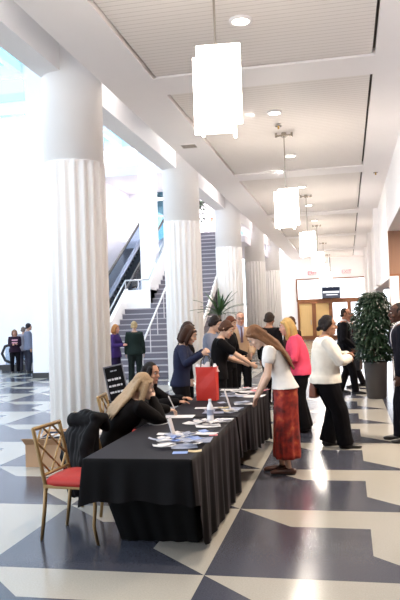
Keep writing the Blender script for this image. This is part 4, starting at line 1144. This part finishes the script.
# cardboard box on the floor
bx = empty('cardboard_box', (-3.50, 8.02, 0), R(2), 'open brown cardboard box on the floor beside the nearest column', 'box')
b = MB(); b.box(-.33, .33, -.24, -.234, 0, .28); b.box(-.33, .33, .234, .24, 0, .28); b.box(-.33, -.324, -.234, .234, 0, .28); b.box(.324, .33, -.234, .234, 0, .28); b.box(-.324, .324, -.234, .234, 0, .006)
b.build('carton', M['card'], bx)
for s_ in (-1, 1):
    f_ = MB(); f_.obox((0, s_*.30, .31), (1, 0, 0), (0, .8*1, s_*.6), (0, -s_*.6, .8), .33, .07, .003); f_.build('flap', M['card'], bx)
bc = empty('document_bag', (-3.47, 8.02, .008), R(4), 'dark navy bag with white papers lying inside the open box', 'bag')
b = MB(); b.box(-.28, .30, -.18, .18, 0, .30); b.build('sack', M['navyfab'], bc, bevel=.03)
for i, x in enumerate((-.16, -.02, .14)):
    q = MB(); q.obox((x, -.02+.05*i, .325), (1, 0, .2), (0, 1, 0), (-.2, 0, 1), .07, .10, .003); q.build('loose_paper', M['paper'], bc)
MB().tube([(-.22, -.10, .30), (-.1, -.12, .38), (.1, -.12, .38), (.22, -.10, .30)], .012, 8).build('strap', M['navyfab'], bc, smooth=True)

# black notice board on an easel
nb = empty('notice_board', (-3.03, 8.86, 0), R(14), 'black notice board with rows of white lettering on an easel behind the seated women', 'sign')
t = R(-8); X_, Y_, Z_ = Vector((1, 0, .18)).normalized(), Vector((0, 1, 0)), Vector((-.18, 0, 1)).normalized()
c_ = Vector((0, 0, .88))
MB().obox(c_, X_, Y_, Z_, .125, .012, .23).build('board', M['poster'], nb, bevel=.003)
f_ = MB()
for s_ in (-1, 1): f_.obox(c_+X_*.125*s_, X_, Y_, Z_, .008, .016, .238); f_.obox(c_+Z_*.23*s_, X_, Y_, Z_, .125, .016, .008)
f_.build('frame', mat('pewter_frame', srgb(120, 118, 124), .4, .6), nb)
for i, (zz, hh, wds) in enumerate(((.165, .014, (.05, .04)), (.055, .026, (.05, .035, .06, .03)), (-.03, .024, (.04, .06, .05, .03)), (-.115, .024, (.06, .03, .04, .05)))):
    q = MB(); x = -.105 if i else -.05
    for wd in wds: q.obox(c_+X_*(x+wd/2)+Z_*zz-Y_*.014, X_, Y_, Z_, wd/2-.004, .0015, hh/2); x += wd+.002
    q.build('lettering', M['paper'] if i else M['steel'], nb)
for a_, b_ in (((-.10, -.03, .66), (-.20, -.10, 0)), ((.10, -.03, .66), (.20, -.10, 0)), ((0, .03, 1.0), (0, .35, 0))):
    MB().tube([a_, b_], .011, 8, round_=False).build('easel_leg', M['black'], nb, smooth=True)
q = MB(); q.obox((0, -.03, .645), X_, Y_, Z_, .13, .03, .008); q.build('ledge', M['black'], nb)

# ------------------------------------------------------------------ plants
tr = empty('ficus_tree', (.50, 14.2, 0), 0, 'dense leafy ficus tree in grey planter by the right wall', 'plant')
B = MB(); B.rings([[(rr*math.cos(t), rr*math.sin(t), z) for t in (2*math.pi*j/32 for j in range(32))] for rr, z in ((.17, 0), (.19, .02), (.225, .68), (.235, .72), (.215, .72), (.20, .66))]); B.build('planter', M['pot'], tr, smooth=True)
MB().cyl((0, 0), .20, .62, .67, 24).build('soil', M['soil'], tr)
for a, bb_ in ((0, .10), (2.1, .14), (4.2, .12)):
    MB().tube([(.03*math.cos(a), .03*math.sin(a), .64), (bb_*.6*math.cos(a), bb_*.6*math.sin(a), 1.1), (bb_*1.6*math.cos(a), bb_*1.6*math.sin(a), 1.75)], [.022, .018, .008], 8).build('trunk', M['bark'], tr, smooth=True)
lf = MB(); rnd = random.Random(3)
for i in range(2600):
    z = .78+1.30*rnd.random(); q = (z-.78)/1.30
    Rm = .36*(math.sin(math.pi*min(1, .20+q*.76))**.45)
    a = rnd.uniform(0, 6.283); rr = Rm*math.sqrt(rnd.uniform(.25, 1))*(1+.16*math.sin(3*a+7*q))
    d = Vector((math.cos(a), math.sin(a), rnd.uniform(-.9, .3)))
    leaf(lf, (rr*math.cos(a), rr*math.sin(a), z), d, (rnd.uniform(-.4, .4), rnd.uniform(-.4, .4), 1), rnd.uniform(.09, .13), rnd.uniform(.045, .065), .3)
lf.build('foliage', M['leaf'], tr, fixn=False)

pm = empty('palm_plant', (-2.66, 14.6, 0), 0, 'arching palm in a pot between the columns, behind the table crowd', 'plant')
B = MB(); B.rings([[(rr*math.cos(t), rr*math.sin(t), z) for t in (2*math.pi*j/28 for j in range(28))] for rr, z in ((.17, 0), (.19, .02), (.24, .50), (.25, .54), (.22, .54), (.20, .48))]); B.build('planter', M['pot'], pm, smooth=True)
MB().cyl((0, 0), .20, .44, .49, 20).build('soil', M['soil'], pm)
MB().tube([(0, 0, .46), (.02, 0, 1.0), (0, .02, 1.75)], [.035, .03, .03], 10).build('trunk', M['bark'], pm, smooth=True)
rnd = random.Random(5); lf = MB()
for i in range(34):
    a = i*2.4+rnd.uniform(-.2, .2); el_ = rnd.uniform(.45, 1.35); L = rnd.uniform(.45, .85); h_ = Vector((math.cos(a), math.sin(a), 0))
    pts = []
    for q in range(8):
        u = q/7; pts.append(Vector((0, .02, 1.72))+h_*(L*u*math.cos(el_)*(1+.2*u))+Vector((0, 0, L*(u*math.sin(el_)-.55*u*u*math.cos(el_)))))
    rr_ = []
    sd = h_.cross(Vector((0, 0, 1)))
    for q, p_ in enumerate(pts):
        wd = .028*math.sin(math.pi*(.08+.9*q/7)); rr_.append([p_-sd*wd, p_+Vector((0, 0, -.006)), p_+sd*wd, p_+Vector((0, 0, .003))])
    lf.rings(rr_)
lf.build('fronds', M['leafp'], pm, fixn=False)

for x, y in ((-8.5, 29.5), (-6, 33)):  # fill lights added to brighten the upper level, no fixtures seen there
    L = bpy.data.lights.new('upper_fill', 'AREA'); L.energy = 45; L.size = .8; L.color = (1, .93, .9)
    o = bpy.data.objects.new('upper_fill', L); col.objects.link(o); o.location = (x, y, 7.45)
# unseen fill lights added in the slot to brighten beam and columns
for y in range(0, 45, 5):
    L = bpy.data.lights.new('slot_fill', 'AREA'); L.shape = 'RECTANGLE'; L.size = 4.8; L.size_y = .12; L.energy = 95 if y < 15 else 290; L.color = (1, .96, .93)
    o = bpy.data.objects.new('slot_fill', L); col.objects.link(o); o.location = (-3.36, y+2, 6.3); o.rotation_euler = (0, R(35), R(0)); o.rotation_euler = Vector((-.5, 0, -.85)).to_track_quat('-Z', 'X').to_euler()
# unseen fill lights added to brighten the lobby and niche at the right
for x, y, z in ((2.6, 16.5, 3.75), (2.4, 9, 3.75), (1.9, 24, 2.5)):
    L = bpy.data.lights.new('lobby_fill', 'AREA'); L.energy = 160 if z > 3 else 50; L.size = .6; L.color = (1, .86, .7)
    o = bpy.data.objects.new('lobby_fill', L); col.objects.link(o); o.location = (x, y, z)

bpy.data.scenes.remove(bench)
